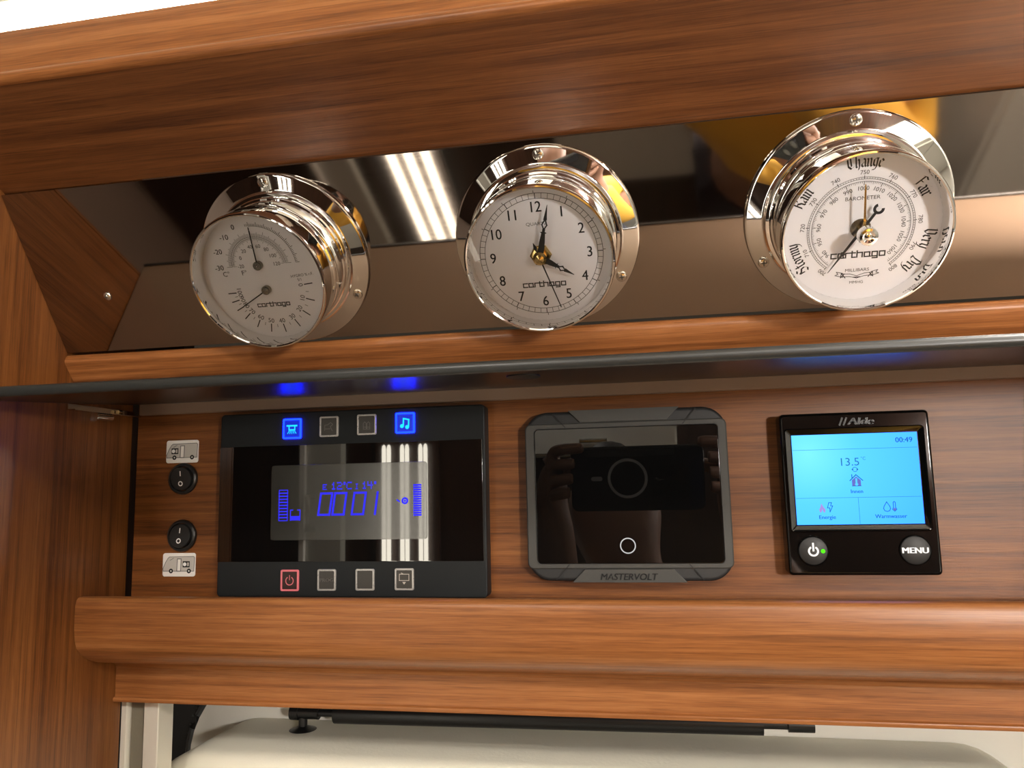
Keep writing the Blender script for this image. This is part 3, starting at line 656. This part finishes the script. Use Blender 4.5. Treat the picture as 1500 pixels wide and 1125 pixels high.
def ic_dog(m, x, y, z):
    m.stroke([(x-0.003, y+0.001), (x-0.0010, y+0.0012), (x+0.0014, y+0.0028), (x+0.0030, y+0.0014), (x+0.0012, y), (x+0.0026, y-0.003)], 0.0004, z); m.stroke([(x-0.003, y+0.001), (x-0.003, y-0.0028), (x-0.003, y-0.0016), (x+0.001, y-0.0016)], 0.0004, z)
def ic_bottles(m, x, y, z):
    for s in (-1, 1): m.stroke([(x+s*0.0002, y-0.0032), (x+s*0.0024, y-0.0032), (x+s*0.0024, y+0.0008), (x+s*0.0014, y+0.0020), (x+s*0.0002, y+0.0008)], 0.0004, z, True)
    m.stroke([(x-0.0024, y-0.0018), (x+0.0024, y-0.0018)], 0.0004, z)
def ic_note(m, x, y, z):
    m.stroke([(x-0.0012, y-0.0022), (x-0.0010, y+0.0030), (x+0.0028, y+0.0022), (x+0.0026, y-0.0026)], 0.0010, z); m.disc(x-0.0022, y-0.0022, 0.0014, z, 16); m.disc(x+0.0016, y-0.0030, 0.0014, z, 16)
def ic_power(m, x, y, z): m.arc(x, y-0.0003, 0.0025, 0.0031, z, 120, 420, 30); m.stroke([(x, y+0.0004), (x, y+0.0034)], 0.0005, z)
def ic_prog(m, x, y, z): m.text('PROG', x, y, 0.0024, z, sx=1.1, bold=0.04)
def ic_none(m, x, y, z): pass
def ic_tv(m, x, y, z):
    m.stroke([(x-0.0034, y-0.0008), (x+0.0034, y-0.0008), (x+0.0034, y+0.0034), (x-0.0034, y+0.0034)], 0.0004, z, True); m.stroke([(x-0.002, y+0.0042), (x-0.0008, y+0.0036)], 0.0004, z)
    m.flat([(x-0.0013, y-0.0018), (x, y-0.0034), (x+0.0013, y-0.0018)], z)
button(-0.2545, 0.0428, 'blue', 'blue lit square button with ceiling light symbol', ic_light)
button(-0.2264, 0.0433, 'grey', 'grey framed square button with dim tap symbol', ic_dog)
button(-0.1981, 0.0437, 'grey', 'grey framed square button with dim bottles symbol', ic_bottles)
button(-0.1699, 0.0439, 'blue', 'blue lit square button with music note', ic_note)
button(-0.2546, -0.0634, 'red', 'square power button with pinkish red frame', ic_power, 0.0136)
button(-0.2271, -0.0631, 'grey', 'grey framed square button lettered PROG', ic_prog, 0.0136)
button(-0.1991, -0.0629, 'grey', 'grey framed blank square button', ic_none, 0.0136)
button(-0.1709, -0.0626, 'bright', 'grey framed square button with screen symbol', ic_tv, 0.0136)

# ------------------------------------------------------------------ monitor with dark screen
mx, mz = -0.0195, -0.0083
t = thing('battery_monitor', 'grey framed monitor with black glossy screen and white ring, between the two lit panels', 'monitor', (mx, -0.0002, mz+ZC), PHI)
F = 0.0120
def mv_out(ins=0.0):
    w, h, bulge, r, n = 0.0663-ins, 0.0552-ins, 0.0014, 0.0150-ins, 8
    pts = []
    for cx, cy, st in ((w-r, -h+r, -90), (w-r, h-r, 0), (-w+r, h-r, 90), (-w+r, -h+r, 180)):
        for i in range(n+1):
            a = math.radians(st+90*i/n); pts.append((cx+r*math.cos(a), cy+r*math.sin(a)))
    return [(x, y*(1+bulge/h*(1-(x/w)**2))) for x, y in pts]
m = MB(); m.slab(mv_out, 0.0, F-0.0012, 0.0022); m.build('housing', M['mv_dark'], t, 50)
sx0, sx1, sz0, sz1 = -0.0596, 0.0604, -0.0444, 0.0442
m = MB(); o, i_ = rrect(-0.0660, 0.0660, -0.0478, 0.0478, 0.0040), rrect(sx0-0.0003, sx1+0.0003, sz0-0.0003, sz1+0.0003, 0.0030)
m.loft([[(a, c, zz) for a, c in ring] for ring, zz in ((o(0), F-0.0030), (o(0), F-0.0008), (o(0.0008), F), (i_(0), F), (i_(0), F-0.0015))], False, False); m.build('bezel', M['mv_grey'], t, 40)
m = MB(); m.slab(rrect(sx0, sx1, sz0, sz1, 0.0030), F-0.0022, F-0.0004, 0.0002); sc = m.build('screen', M['screen_black'], t)
m = MB(); m.arc(0.0, -0.0331, 0.0044, 0.0051, F-0.0003, n=48); m.build('ring_symbol', M['ring_lit'], sc, 0)
for s, lab in ((1, None), (-1, None)):
    zo, zi = s*0.0562, s*0.0480
    q = [(-0.0365, zo), (0.0365, zo), (0.0285, zi), (-0.0285, zi)]
    if s < 0: q = q[::-1]
    q = q if s < 0 else q[::-1]
    m = MB(); m.slab(poly_inset(q), F-0.0040, F+0.0006, 0.0004); pl = m.build('accent_plate', M['mv_grey'], t, 30)
    for k in (-1, 1):
        m = MB(); m.stroke([(k*0.0470, s*0.0545), (k*0.0385, s*0.0450)], 0.0006, F+0.0002); m.build('groove', M['mv_text'], t, 0)
    if s < 0:
        m = MB(); m.text('MASTERVOLT', 0.0, -0.0526, 0.0040, F+0.0009, sx=1.02, shear=0.20, bold=0.05); m.build('lettering', M['mv_text'], pl, 0)
        m = MB(); m.stroke([(-0.0135, -0.0560), (-0.0105, -0.0515)], 0.0004, F+0.0011); m.build('lettering_stroke', M['mv_grey'], pl, 0)

# ------------------------------------------------------------------ heating panel with cyan screen
hx, hz_ = 0.1229, -0.0101
t = thing('heating_panel', 'glossy black heating control panel with cyan lit screen', 'control panel', (hx, -0.0002, hz_+ZC), PHI)
F = 0.0138
m = MB(); m.slab(rrect(-0.0441, 0.0441, -0.0500, 0.0500, 0.0028), 0.0, F, 0.0016); m.build('housing', M['piano'], t, 50)
sx0, sx1, sz0, sz1 = -0.0374, 0.0362, -0.0192, 0.0364
m = MB(); o, i_ = rrect(sx0-0.0042, sx1+0.0042, sz0-0.0046, sz1+0.0042, 0.0022), rrect(sx0-0.0006, sx1+0.0006, sz0-0.0006, sz1+0.0006, 0.0006)
m.loft([[(a, c, zz) for a, c in ring] for ring, zz in ((o(0), F-0.0005), (o(0), F+0.0007), (o(0.0006), F+0.0012), (o(0.0012), F+0.0010), (i_(0), F+0.0003), (i_(0), F-0.0002))], False, False); m.build('screen_surround', M['piano'], t, 40)
m = MB(); m.box(-(sx1-sx0)/2, (sx1-sx0)/2, -(sz1-sz0)/2, (sz1-sz0)/2, 0, 0.0002)
sc = m.build('screen', M['screen_cyan'], t, 0); sc.location = ((sx0+sx1)/2, (sz0+sz1)/2, F+0.0001)
ox, oz = hx + (sx0+sx1)/2, hz_ + (sz0+sz1)/2
def S(x, z): return (x-ox, z-oz)
zs = 0.00035
m = MB(); W, H = (sx1-sx0)/2, (sz1-sz0)/2
y1_, y2_ = S(0, 0.0169)[1], S(0, -0.0130)[1]
m.stroke([(-W+.0004, y1_), (W-.0004, y1_)], 0.00022, zs); m.stroke([(-W+.0004, y2_), (W-.0004, y2_)], 0.00022, zs); m.stroke([(0.0, y2_), (0.0, -H+.0003)], 0.00022, zs); m.build('grid_lines', M['teal'], sc, 0)
for tx_, pp, ch in (('00:49', S(0.1513, 0.0217), 0.0031), ('Innen', S(0.1219, -0.0092), 0.0023), ('Energie', S(0.1036, -0.0247), 0.0023), ('Warmwasser', S(0.1403, -0.0246), 0.0023)):
    m = MB(); m.text(tx_, *pp, ch, zs, bold=0.025); m.build('lettering', M['teal_d'], sc, 0)
m = MB(); x, y = S(0.1198, 0.0090); m.text('13.5', x-0.0006, y, 0.0048, zs, sx=1.05); m.text('°C', x+0.0072, y+0.0019, 0.0019, zs); m.build('temperature', M['teal'], sc, 0)
m = MB(); x, y = S(0.1217, 0.0042); m.arc(x, y, 0.0012, 0.0015, zs, n=24)
for k in (-1, 1): m.flat([(x+k*0.0008, y), (x+k*0.0014, y-0.0006), (x+k*0.0020, y), (x+k*0.0014, y+0.0006)][::k], zs+0.0001)
m.build('cycle_icon', M['teal_d'], sc, 0)
x, y = S(0.1220, -0.0028)
m = MB(); m.flat([(x-0.0026, y-0.0032), (x+0.0026, y-0.0032), (x+0.0026, y+0.0004), (x, y+0.0026), (x-0.0026, y+0.0004)], zs); m.build('house_icon', M['lilac'], sc, 0)
m = MB(); m.stroke([(x-0.0037, y+0.0002), (x, y+0.0037), (x+0.0037, y+0.0002)], 0.0005, zs+0.0001); m.stroke([(x-0.0024, y+0.0016), (x-0.0024, y+0.0038)], 0.0005, zs+0.0001); m.stroke([(x-0.0026, y-0.0032), (x+0.0026, y-0.0032)], 0.0003, zs+0.0001); m.build('roof_icon', M['teal_d'], sc, 0)
m = MB(); m.stroke([(x, y-0.0018), (x, y+0.0010)], 0.0010, zs+0.0001); m.disc(x, y-0.0022, 0.0009, zs+0.0001, 12); m.build('room_thermometer_icon', M['screen_cyan'], sc, 0)
x, y = S(0.1009, -0.0190)
m = MB(); m.flat([(x-0.0014, y-0.0030), (x-0.0019, y-0.0012), (x-0.0010, y+0.0006), (x-0.0004, y+0.0027), (x+0.0008, y+0.0004), (x+0.0019, y-0.0012), (x+0.0014, y-0.0030), (x+0.0006, y-0.0026), (x, y-0.0010), (x-0.0006, y-0.0026)][::-1], zs); m.build('flame_icon', M['pink'], sc, 0)
x, y = S(0.1055, -0.0187)
m = MB(); m.stroke([(x-0.0006, y+0.0028), (x+0.0010, y+0.0028), (x+0.0004, y+0.0008), (x+0.0016, y+0.0008), (x-0.0002, y-0.0029), (x-0.0002, y-0.0004), (x-0.0015, y-0.0004)], 0.0004, zs, True); m.build('bolt_icon', M['teal_d'], sc, 0); m = MB()
x, y = S(0.1384, -0.0190); m.stroke([(x, y+0.0030), (x-0.0016, y+0.0004), (x-0.0020, y-0.0010), (x-0.0014, y-0.0023), (x, y-0.0028), (x+0.0014, y-0.0023), (x+0.0020, y-0.0010), (x+0.0016, y+0.0004)], 0.0004, zs, True); m.build('drop_icon', M['teal_d'], sc, 0); m = MB()
x, y = S(0.1427, -0.0188); m.stroke([(x-0.0006, y-0.0006), (x-0.0006, y+0.0024), (x, y+0.0030), (x+0.0006, y+0.0024), (x+0.0006, y-0.0006), (x+0.0012, y-0.0018), (x, y-0.0029), (x-0.0012, y-0.0018)], 0.0004, zs, True); m.build('water_thermometer_icon', M['teal_d'], sc, 0)
m = MB(); m.disc(x, y-0.0017, 0.0008, zs+0.0001, 12); m.build('bulb_icon', M['lilac'], sc, 0)
def round_button(x, lab):
    m = MB(); c = (x-hx, -0.0451-hz_)
    m.lathe([(0.0084, F+0.0001), (0.0084, F+0.0009), (0.0080, F+0.0012), (0.0001, F+0.0010)], 40, c); b = m.build('button', M['alde_btn'], t, 40); b['label'] = lab
    m = MB(); m.lathe([(0.0085, F+0.0001), (0.0085, F+0.0009), (0.0088, F+0.0011), (0.0091, F+0.0008), (0.0092, F+0.0001)], 40, c); m.build('button_ring', M['piano'], b, 60)
    return b, c
b, c = round_button(0.0937, 'round black power button')
m = MB(); m.arc(c[0], c[1]-0.0002, 0.0021, 0.0032, F+0.0014, 118, 422, 30); m.stroke([(c[0], c[1]+0.0003), (c[0], c[1]+0.0044)], 0.0011, F+0.00145); m.build('power_symbol', M['menu_white'], b, 0)
m = MB(); m.disc(c[0]+0.0056, c[1]-0.0002, 0.0013, F+0.0014, 20); m.build('led', M['green'], b, 0)
b, c = round_button(0.1523, 'round black button lettered MENU')
m = MB(); m.text('MENU', c[0]-0.0002, c[1], 0.0034, F+0.0014, sx=1.12, bold=0.07); m.build('menu_lettering', M['menu_white'], b, 0)
m = MB(); x, y = 0.1245-hx, 0.0341-hz_
for s in (-0.0090, -0.0066): m.stroke([(x+s-0.0007, y-0.0020), (x+s+0.0010, y+0.0020)], 0.0011, F+0.0006)
m.text('Alde', x+0.0030, y, 0.0043, F+0.0006, sx=1.30, shear=0.25, bold=0.10); m.build('raised_logo', M['alde_logo'], t, 0)

# ------------------------------------------------------------------ below the rail: door area with gas strut
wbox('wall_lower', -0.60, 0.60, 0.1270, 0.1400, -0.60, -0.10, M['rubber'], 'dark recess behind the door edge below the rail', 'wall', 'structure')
wbox('trim_8', X0-0.02, X1, 0.017, 0.1295, -0.1290, -0.1200, M['wood_dark'], 'hidden underside board behind the apron', 'interior trim', 'structure')
t = thing('door_post', 'bright aluminium upright at the left below the rail', 'post', (X0, 0.0, ZC-0.60))
pr = [(0.0004, 0.0001), (0.0042, 0.0001), (0.0048, 0.0010), (0.0062, 0.0060), (0.0168, 0.0060), (0.0182, 0.0012), (0.0188, 0.0004), (0.0296, 0.0004), (0.0302, 0.0010), (0.0302, 0.018), (0.0004, 0.018)]
m = MB(); m.loft([[(x, y, z) for x, y in pr] for z in (0.0, 0.4700)], True, True); m.build('profile', M['alu'], t, 30)
m = MB(); m.box(0.0066, 0.0164, 0.0030, 0.0056, 0.0, 0.4700); m.build('groove_insert', M['groove'], t, 0)
# lining panel with rounded corner and its seal
def corner(x0, x1, z0, z1, r, n=10):
    p = [(x1, z0), (x1, z1)]
    for i in range(n+1):
        a = math.radians(90+90*i/n); p.append((x0+r+r*math.cos(a), z1-r+r*math.sin(a)))
    p.append((x0, z0)); return p
t = thing('door_lining', 'white door lining with rounded corner behind the gas strut', 'door panel', (0, 0.110, ZC-0.60))
o = corner(-0.4065, 0.50, 0.0, 0.4460, 0.075)
m = MB(); m.loft([[(x, 0.0, z) for x, z in o], [(x, 0.012, z) for x, z in o]], True, True); m.build('panel', M['offwhite'], t, 40)
path = [(x-0.002, 0.004, z+0.0015) for x, z in o[2:]]
m = MB(); m.tube([Vector(p) for p in path], 0.0045, 10); m.build('seal', M['seal'], t)
path = []
for i in range(18):
    a = math.radians(95+85*i/17); path.append((-0.4065+0.075+0.089*math.cos(a), 0.016, 0.446-0.075+0.089*math.sin(a)))
for p in path[::1]:
    m = MB(); m.lathe([(0.0013, 0), (0.0011, 0.0006), (0.0001, 0.0010)], 10); m.v = [(p[0]+x, 0.0170-z, p[2]+y) for x, y, z in m.v]; m.build('rib', M['seal'], t)
m = MB(); m.lathe([(0.0065, 0.0), (0.0065, 0.0012), (0.0050, 0.0018), (0.0001, 0.0018)], 24); m.v = [(-0.322+x, -z, 0.4215+y) for x, y, z in m.v]; m.build('screw_cap', M['white'], t)
# moulded door top
t = thing('door_cushion', 'cream textured moulded door top below the gas strut', 'door', (0, 0, ZC))
def ring(y, left, right, top, r):
    p = [(right, y, -0.60)]
    for i in range(9):
        a = math.radians(90*i/8); p.append((right-r+r*math.cos(a), y, top-r+r*math.sin(a)))
    for i in range(9):
        a = math.radians(90+90*i/8); p.append((left+r+r*math.cos(a), y, top-r+r*math.sin(a)))
    p.append((left, y, -0.60)); return p
m = MB(); m.loft([ring(0.0380, -0.4000, 0.262, -0.2080, 0.050), ring(0.0395, -0.4020, 0.264, -0.2035, 0.052), ring(0.0430, -0.4030, 0.265, -0.2000, 0.052), ring(0.0480, -0.4020, 0.264, -0.1980, 0.052), ring(0.0740, -0.3930, 0.255, -0.1945, 0.050), ring(0.0780, -0.3900, 0.252, -0.1937, 0.048), ring(0.1090, -0.3850, 0.248, -0.1930, 0.046)], True, True, False)
m.f = [f for f in m.f]; m.build('moulding', M['cream'], t, 50)
# gas strut
t = thing('gas_strut', 'long black gas strut lying under the wooden apron', 'gas strut', (0, 0.0850, ZC))
zz = -0.1802; xa, xb = -0.2950, 0.1000
def zz_(x): return zz + (x-xa)/(xb-xa)*0.0030
m = MB(); m.tube([(-0.262, 0, zz_(-0.262)), (0.0685, 0, zz_(0.0685))], 0.0078, 20); m.build('cylinder', M['strut'], t)
m = MB(); m.tube([(-0.276, 0, zz_(-0.276)), (-0.262, 0, zz_(-0.262))], 0.0030, 12); m.build('rod', M['strut'], t)
m = MB(); m.tube([(0.0685, 0, zz_(0.0685)), (0.088, 0, zz_(0.088))], 0.0035, 12); m.tube([(0.086, 0, zz_(0.086)), (0.104, 0, zz_(0.104))], [0.0052, 0.0052], 14); m.build('end_fitting', M['strut'], t)
m = MB(); m.tube([(-0.300, 0, zz_(xa)), (-0.276, 0, zz_(xa))], 0.0050, 14); m.tube([(-0.300, 0, zz_(xa)), (-0.293, 0, zz_(xa))], 0.0060, 14); m.build('ball_socket', M['strut'], t)
m = MB(); m.lathe([(0.0035, -0.1820), (0.0035, -0.1905), (0.0070, -0.1920), (0.0110, -0.1934), (0.0001, -0.1938)], 20, (-0.2900, 0.0)); m.build('foot', M['strut'], t)

# ------------------------------------------------------------------ the rest of the cabin, seen in the reflections
FZ = -ZC
wbox('floor', -1.4, 1.4, -2.2, 0.15, FZ-0.02, FZ, M['floor'], 'brown plank floor of the cabin', 'floor', 'structure')
wbox('ceiling', -1.4, 1.4, -2.2, 0.15, 0.47, 0.49, M['ceiling'], 'cream cabin ceiling', 'ceiling', 'structure')
wbox('wall_rear', -1.4, 1.4, -1.32, -1.30, FZ, 0.47, M['wood_dark'], 'dark brown wooden partition behind the photographer', 'wall', 'structure')
wbox('wall_cabin_left', -1.42, -1.40, -1.30, 0.15, FZ, 0.47, M['brown_wall'], 'dark wooden cabin wall on the left', 'wall', 'structure')
wbox('wall_cabin_right', 1.20, 1.22, -1.30, 0.15, FZ, 0.47, M['greydoor'], 'light grey cabin wall on the right', 'wall', 'structure')
t = thing('grey_door', 'light grey door with chrome handle beside the tall light tubes', 'door', (-0.79, -1.298, 0))
m = MB(); m.box(-0.055, 0.035, 0.0, 0.03, 0.02, ZC+0.30); m.build('leaf', M['greydoor'], t, 0)
m = MB(); m.box(-0.068, -0.0555, 0.0, 0.04, 0.02, ZC+0.30); m.build('edge_strip', M['white'], t, 0)
m = MB(); m.tube([(-0.035, 0.030, ZC-0.02), (-0.035, 0.065, ZC-0.02), (-0.030, 0.070, ZC-0.06), (-0.035, 0.065, ZC-0.10), (-0.035, 0.030, ZC-0.10)], 0.007, 12); m.build('handle', M['chrome'], t)
t = thing('grey_cabinet', 'light grey cabinet low on the rear partition', 'cabinet', (0.10, -1.298, 0))
m = MB(); m.box(-0.30, 0.36, 0.0, 0.10, 0.58, 0.98); m.build('body', M['greydoor'], t, 0)
for k in (-1, 1):
    m = MB(); m.box(0.03+k*0.162-0.158, 0.03+k*0.162+0.158, 0.1002, 0.115, 0.59, 0.97); d_ = m.build('door', M['greydoor'], t, 0)
    m = MB(); m.tube([(0.03+k*0.05, 0.125, 0.80), (0.03+k*0.05, 0.125, 0.92)], 0.005, 10); m.build('handle', M['chrome'], d_)
t = thing('low_wardrobe', 'light grey low wardrobe at the right of the rear partition', 'cabinet', (0.90, -1.298, 0))
m = MB(); m.box(-0.27, 0.29, 0.0, 0.36, 0.02, ZC-0.22); m.build('body', M['greydoor'], t, 0)
for k in (-1, 1):
    m = MB(); m.box(0.01+k*0.138-0.134, 0.01+k*0.138+0.134, 0.3602, 0.376, 0.05, ZC-0.24); d_ = m.build('door', M['greydoor'], t, 0)
    m = MB(); m.tube([(0.01+k*0.03, 0.386, 0.70), (0.01+k*0.03, 0.386, 0.82)], 0.005, 10); m.build('handle', M['chrome'], d_)
t = thing('overhead_cabinet', 'white overhead cabinet below the cabin ceiling', 'cabinet', (-0.12, -1.298, ZC+0.06))
m = MB(); m.box(-0.19, 0.17, 0.0, 0.10, 0.0, 0.36); m.build('body', M['offwhite'], t, 0)
m = MB(); m.box(-0.185, 0.165, 0.1002, 0.118, 0.005, 0.355); d_ = m.build('door', M['offwhite'], t, 0)
m = MB(); m.tube([(-0.04, 0.126, 0.03), (0.02, 0.126, 0.03)], 0.005, 10); m.build('handle', M['chrome'], d_)
# tall tubes of light
t = thing('tube_lamp', 'tall wall lamp of three pairs of vertical light tubes', 'lamp', (-0.592, -1.298, ZC))
m = MB(); m.box(-0.080, 0.080, 0.0, 0.012, -1.36, 0.12); m.build('back_plate', M['wood_dark'], t, 0)
for k in range(3):
    for s in (-1, 1):
        x = -0.046 + k*0.046 + s*0.0062
        m = MB(); m.tube([(x, 0.030, -1.30), (x, 0.030, 0.090), (x, 0.030, 0.098), (x, 0.030, 0.101)], [0.0052, 0.0052, 0.0040, 0.0010], 12); m.build('tube', M['tube_lit'], t)
# downlights: unseen, placed for the light on rail and flap
def downlight(x, y, label, lit='down_lit', beam=0.0):
    t = thing('downlight', label, 'lamp', (x, y, ZC+0.47), 0, 'unseen round ceiling downlights')
    m = MB(); m.lathe([(0.034, -0.0005), (0.046, -0.0005), (0.046, -0.004), (0.040, -0.007), (0.034, -0.005)], 32); m.build('trim_ring', M['chrome'], t)
    m = MB(); m.disc(0, 0, 0.0335, -0.004, 28); m.f = [f[::-1] for f in m.f]; m.build('lens', M[lit], t, 0)
    if beam:
        ld = bpy.data.lights.new('beam', 'SPOT'); ld.energy = beam; ld.color = WARM; ld.spot_size = math.radians(104); ld.spot_blend = 0.7; ld.shadow_soft_size = 0.03
        lo = bpy.data.objects.new('beam', ld); scene.collection.objects.link(lo); lo.parent = t; lo.location = (0, 0, -0.012)
downlight(0.44, -0.27, 'unseen ceiling downlight nearest the barometer', 'down_lit_near', 60.0)
downlight(-0.30, -1.02, 'unseen ceiling downlight over the middle of the cabin')
downlight(0.80, -0.95, 'unseen ceiling downlight near the light grey wall')
downlight(0.25, -1.12, 'unseen ceiling downlight above the light grey cabinet')
t = thing('globe_lamp', 'glowing globe wall lamp on the rear partition', 'lamp', (0.66, -1.298, ZC+0.06))
m = MB(); m.lathe([(0.001, 0.0), (0.04, 0.0), (0.04, 0.010), (0.012, 0.016), (0.012, 0.035)], 28); m.v = [(x, z, y) for x, y, z in m.v]; m.f = [f[::-1] for f in m.f]; m.build('wall_plate', M['chrome'], t)
m = MB(); m.lathe([(0.055*math.sin(math.radians(a))+0.0001, -0.055*math.cos(math.radians(a))) for a in range(0, 181, 12)], 28); m.v = [(x, y+0.088, z) for x, y, z in m.v]; m.build('globe', M['globe_lit'], t)

# ------------------------------------------------------------------ phone and the person holding it
t = thing('smartphone', 'black smartphone held in landscape in front of the photographer', 'phone', (-0.024, -D-0.0145, ZC+0.004), PHI)
def back(m): m.v = [(x, y, -z) for x, y, z in m.v]; m.f = [f[::-1] for f in m.f]; return m
m = MB(); m.slab(rrect(-0.0870, 0.0870, -0.0425, 0.0425, 0.0100), 0.0, 0.0095, 0.0025); back(m).build('body', M['phone'], t, 50)
m = MB(); m.arc(-0.012, 0.0, 0.0225, 0.0260, 0.0097, n=48); back(m).build('magnet_ring', M['phone_ring'], t, 0)
m = MB(); m.slab(rrect(-0.060, -0.045, -0.0028, 0.0028, 0.0027), 0.0093, 0.0098); back(m).build('magnet_bar', M['phone_ring'], t, 30)
m = MB(); m.box(-0.068, 0.050, 0.0290, 0.0385, 0.0095, 0.0098); back(m).build('case_label', M['mv_dark'], t, 0)
m = MB(); m.slab(rrect(0.018, 0.068, -0.0310, 0.0180, 0.0100), 0.0090, 0.0120, 0.0012); b = back(m).build('camera_bump', M['piano'], t, 50)
for lx, ly in ((0.030, 0.004), (0.054, 0.004), (0.030, -0.019)):
    m = MB(); m.lathe([(0.0078, 0.0118), (0.0078, 0.0128), (0.0068, 0.0130), (0.0064, 0.0124), (0.0001, 0.0124)], 28, (lx, ly)); back(m).build('lens', M['band'], b, 40)

def skin(name, V, E, mat, parent, sub=2):
    me = bpy.data.meshes.new(name); me.from_pydata([v[:3] for v in V], E, []); me.materials.append(mat)
    ob = bpy.data.objects.new(name, me); scene.collection.objects.link(ob); ob.parent = parent
    md = ob.modifiers.new('skin', 'SKIN'); md.use_smooth_shade = True
    if not me.skin_vertices: me.attributes.new('skin', 'FLOAT', 'POINT')
    for i, v in enumerate(V):
        r = v[3]; me.skin_vertices[0].data[i].radius = r if isinstance(r, tuple) else (r, r)
    me.skin_vertices[0].data[0].use_root = True
    s = ob.modifiers.new('subdivision', 'SUBSURF'); s.levels = sub; s.render_levels = sub
    return ob
def chain(V, E, start, pts):
    p = start
    for v in pts:
        V.append(v); E.append((p, len(V)-1)); p = len(V)-1
    return p
PX, PY = 0.32, -0.92
pn = thing('person', 'person in a yellow jacket holding a smartphone with both hands', 'person', (PX, PY, 0))
def R(x, y, z): return (x-PX, y-PY, z+ZC)
V = [(*R(0.31, -0.93, -0.62), 0.13)]; Ed = []
sp = chain(V, Ed, 0, [(*R(0.26, -0.90, -0.48), 0.135), (*R(0.18, -0.87, -0.32), 0.14)])
nk = chain(V, Ed, sp, [(*R(0.03, -0.82, -0.25), 0.056), (*R(-0.01, -0.80, -0.205), 0.050)])
chain(V, Ed, nk, [(*R(-0.050, -0.770, -0.145), (0.060, 0.054)), (*R(-0.065, -0.775, -0.085), (0.072, 0.080)), (*R(-0.072, -0.785, -0.03), (0.074, 0.088)), (*R(-0.076, -0.79, 0.020), (0.052, 0.062))])
for sgn, sh, el, wr in ((1, (0.335, -0.86, -0.33), (0.40, -0.74, -0.50), (0.105, -0.572, -0.055)), (-1, (0.01, -0.85, -0.28), (-0.17, -0.77, -0.25), (-0.140, -0.572, -0.055))):
    e = chain(V, Ed, sp, [(*R(*sh), 0.062), (*R(*el), 0.045), (*R(*[a*0.35+b*0.65 for a, b in zip(el, wr)]), 0.036), (*R(*wr), 0.026)])
    ex = 0.0720 if sgn > 0 else -0.1145
    hand = chain(V, Ed, e, [(*R(ex+sgn*0.030, -0.555, -0.020), (0.018, 0.026)), (*R(ex+sgn*0.024, -0.545, 0.004), (0.016, 0.030))])
    for k, (zz0, ln) in enumerate(((0.042, 0.030), (0.022, 0.014), (0.002, 0.010), (-0.016, 0.004)) if sgn < 0 else ((0.046, 0.022), (0.026, 0.006), (0.007, 0.005), (-0.012, 0.004))):
        chain(V, Ed, hand, [(*R(ex+sgn*0.020, -0.532, zz0), 0.0090), (*R(ex+sgn*0.006, -0.515, zz0+0.002), 0.0084), (*R(ex-sgn*ln*0.5, -0.5135, zz0+0.003), 0.0078), (*R(ex-sgn*ln*0.8, -0.5135, zz0+0.003), 0.0068)])
    chain(V, Ed, hand, [(*R(ex+sgn*0.014, -0.562, 0.012), 0.0105), (*R(ex-sgn*0.006, -0.552, 0.020), 0.0095), (*R(ex-sgn*0.024, -0.546, 0.024), 0.0085)])
for s in (-1, 1):
    chain(V, Ed, 0, [(*R(0.31+s*0.10, -0.93, -0.72), 0.098), (*R(0.32+s*0.11, -0.92, -1.08), 0.062), (*R(0.32+s*0.12, -0.94, -1.42), 0.045), (*R(0.32+s*0.12, -0.93, -1.510), 0.038), (*R(0.32+s*0.13, -0.82, -1.518), 0.030)])
skin('body', V, Ed, M['skin'], pn)
V = [(*R(0.31, -0.93, -0.66), 0.155)]; Ed = []
sp = chain(V, Ed, 0, [(*R(0.26, -0.90, -0.50), 0.160), (*R(0.18, -0.87, -0.33), 0.165)])
chain(V, Ed, sp, [(*R(0.09, -0.835, -0.225), 0.078)])
for sh, el, wr in (((0.34, -0.86, -0.33), (0.40, -0.74, -0.50), (0.150, -0.60, -0.13)), ((0.01, -0.85, -0.28), (-0.17, -0.77, -0.25), (-0.150, -0.615, -0.12))):
    chain(V, Ed, sp, [(*R(*sh), 0.082), (*R(*el), 0.066), (*R(*wr), 0.046)])
skin('jacket', V, Ed, M['yellow'], pn)
V = [(*R(0.31, -0.93, -0.70), 0.145)]; Ed = []
for s in (-1, 1): chain(V, Ed, 0, [(*R(0.31+s*0.10, -0.93, -0.78), 0.112), (*R(0.32+s*0.11, -0.92, -1.08), 0.078), (*R(0.32+s*0.12, -0.94, -1.44), 0.066)])
skin('trousers', V, Ed, M['trouser'], pn)
V = [(*R(-0.066, -0.845, -0.05), 0.050)]; Ed = []
chain(V, Ed, 0, [(*R(-0.075, -0.815, 0.020), 0.060), (*R(-0.080, -0.765, 0.048), 0.042)])
skin('hair', V, Ed, M['hair'], pn)
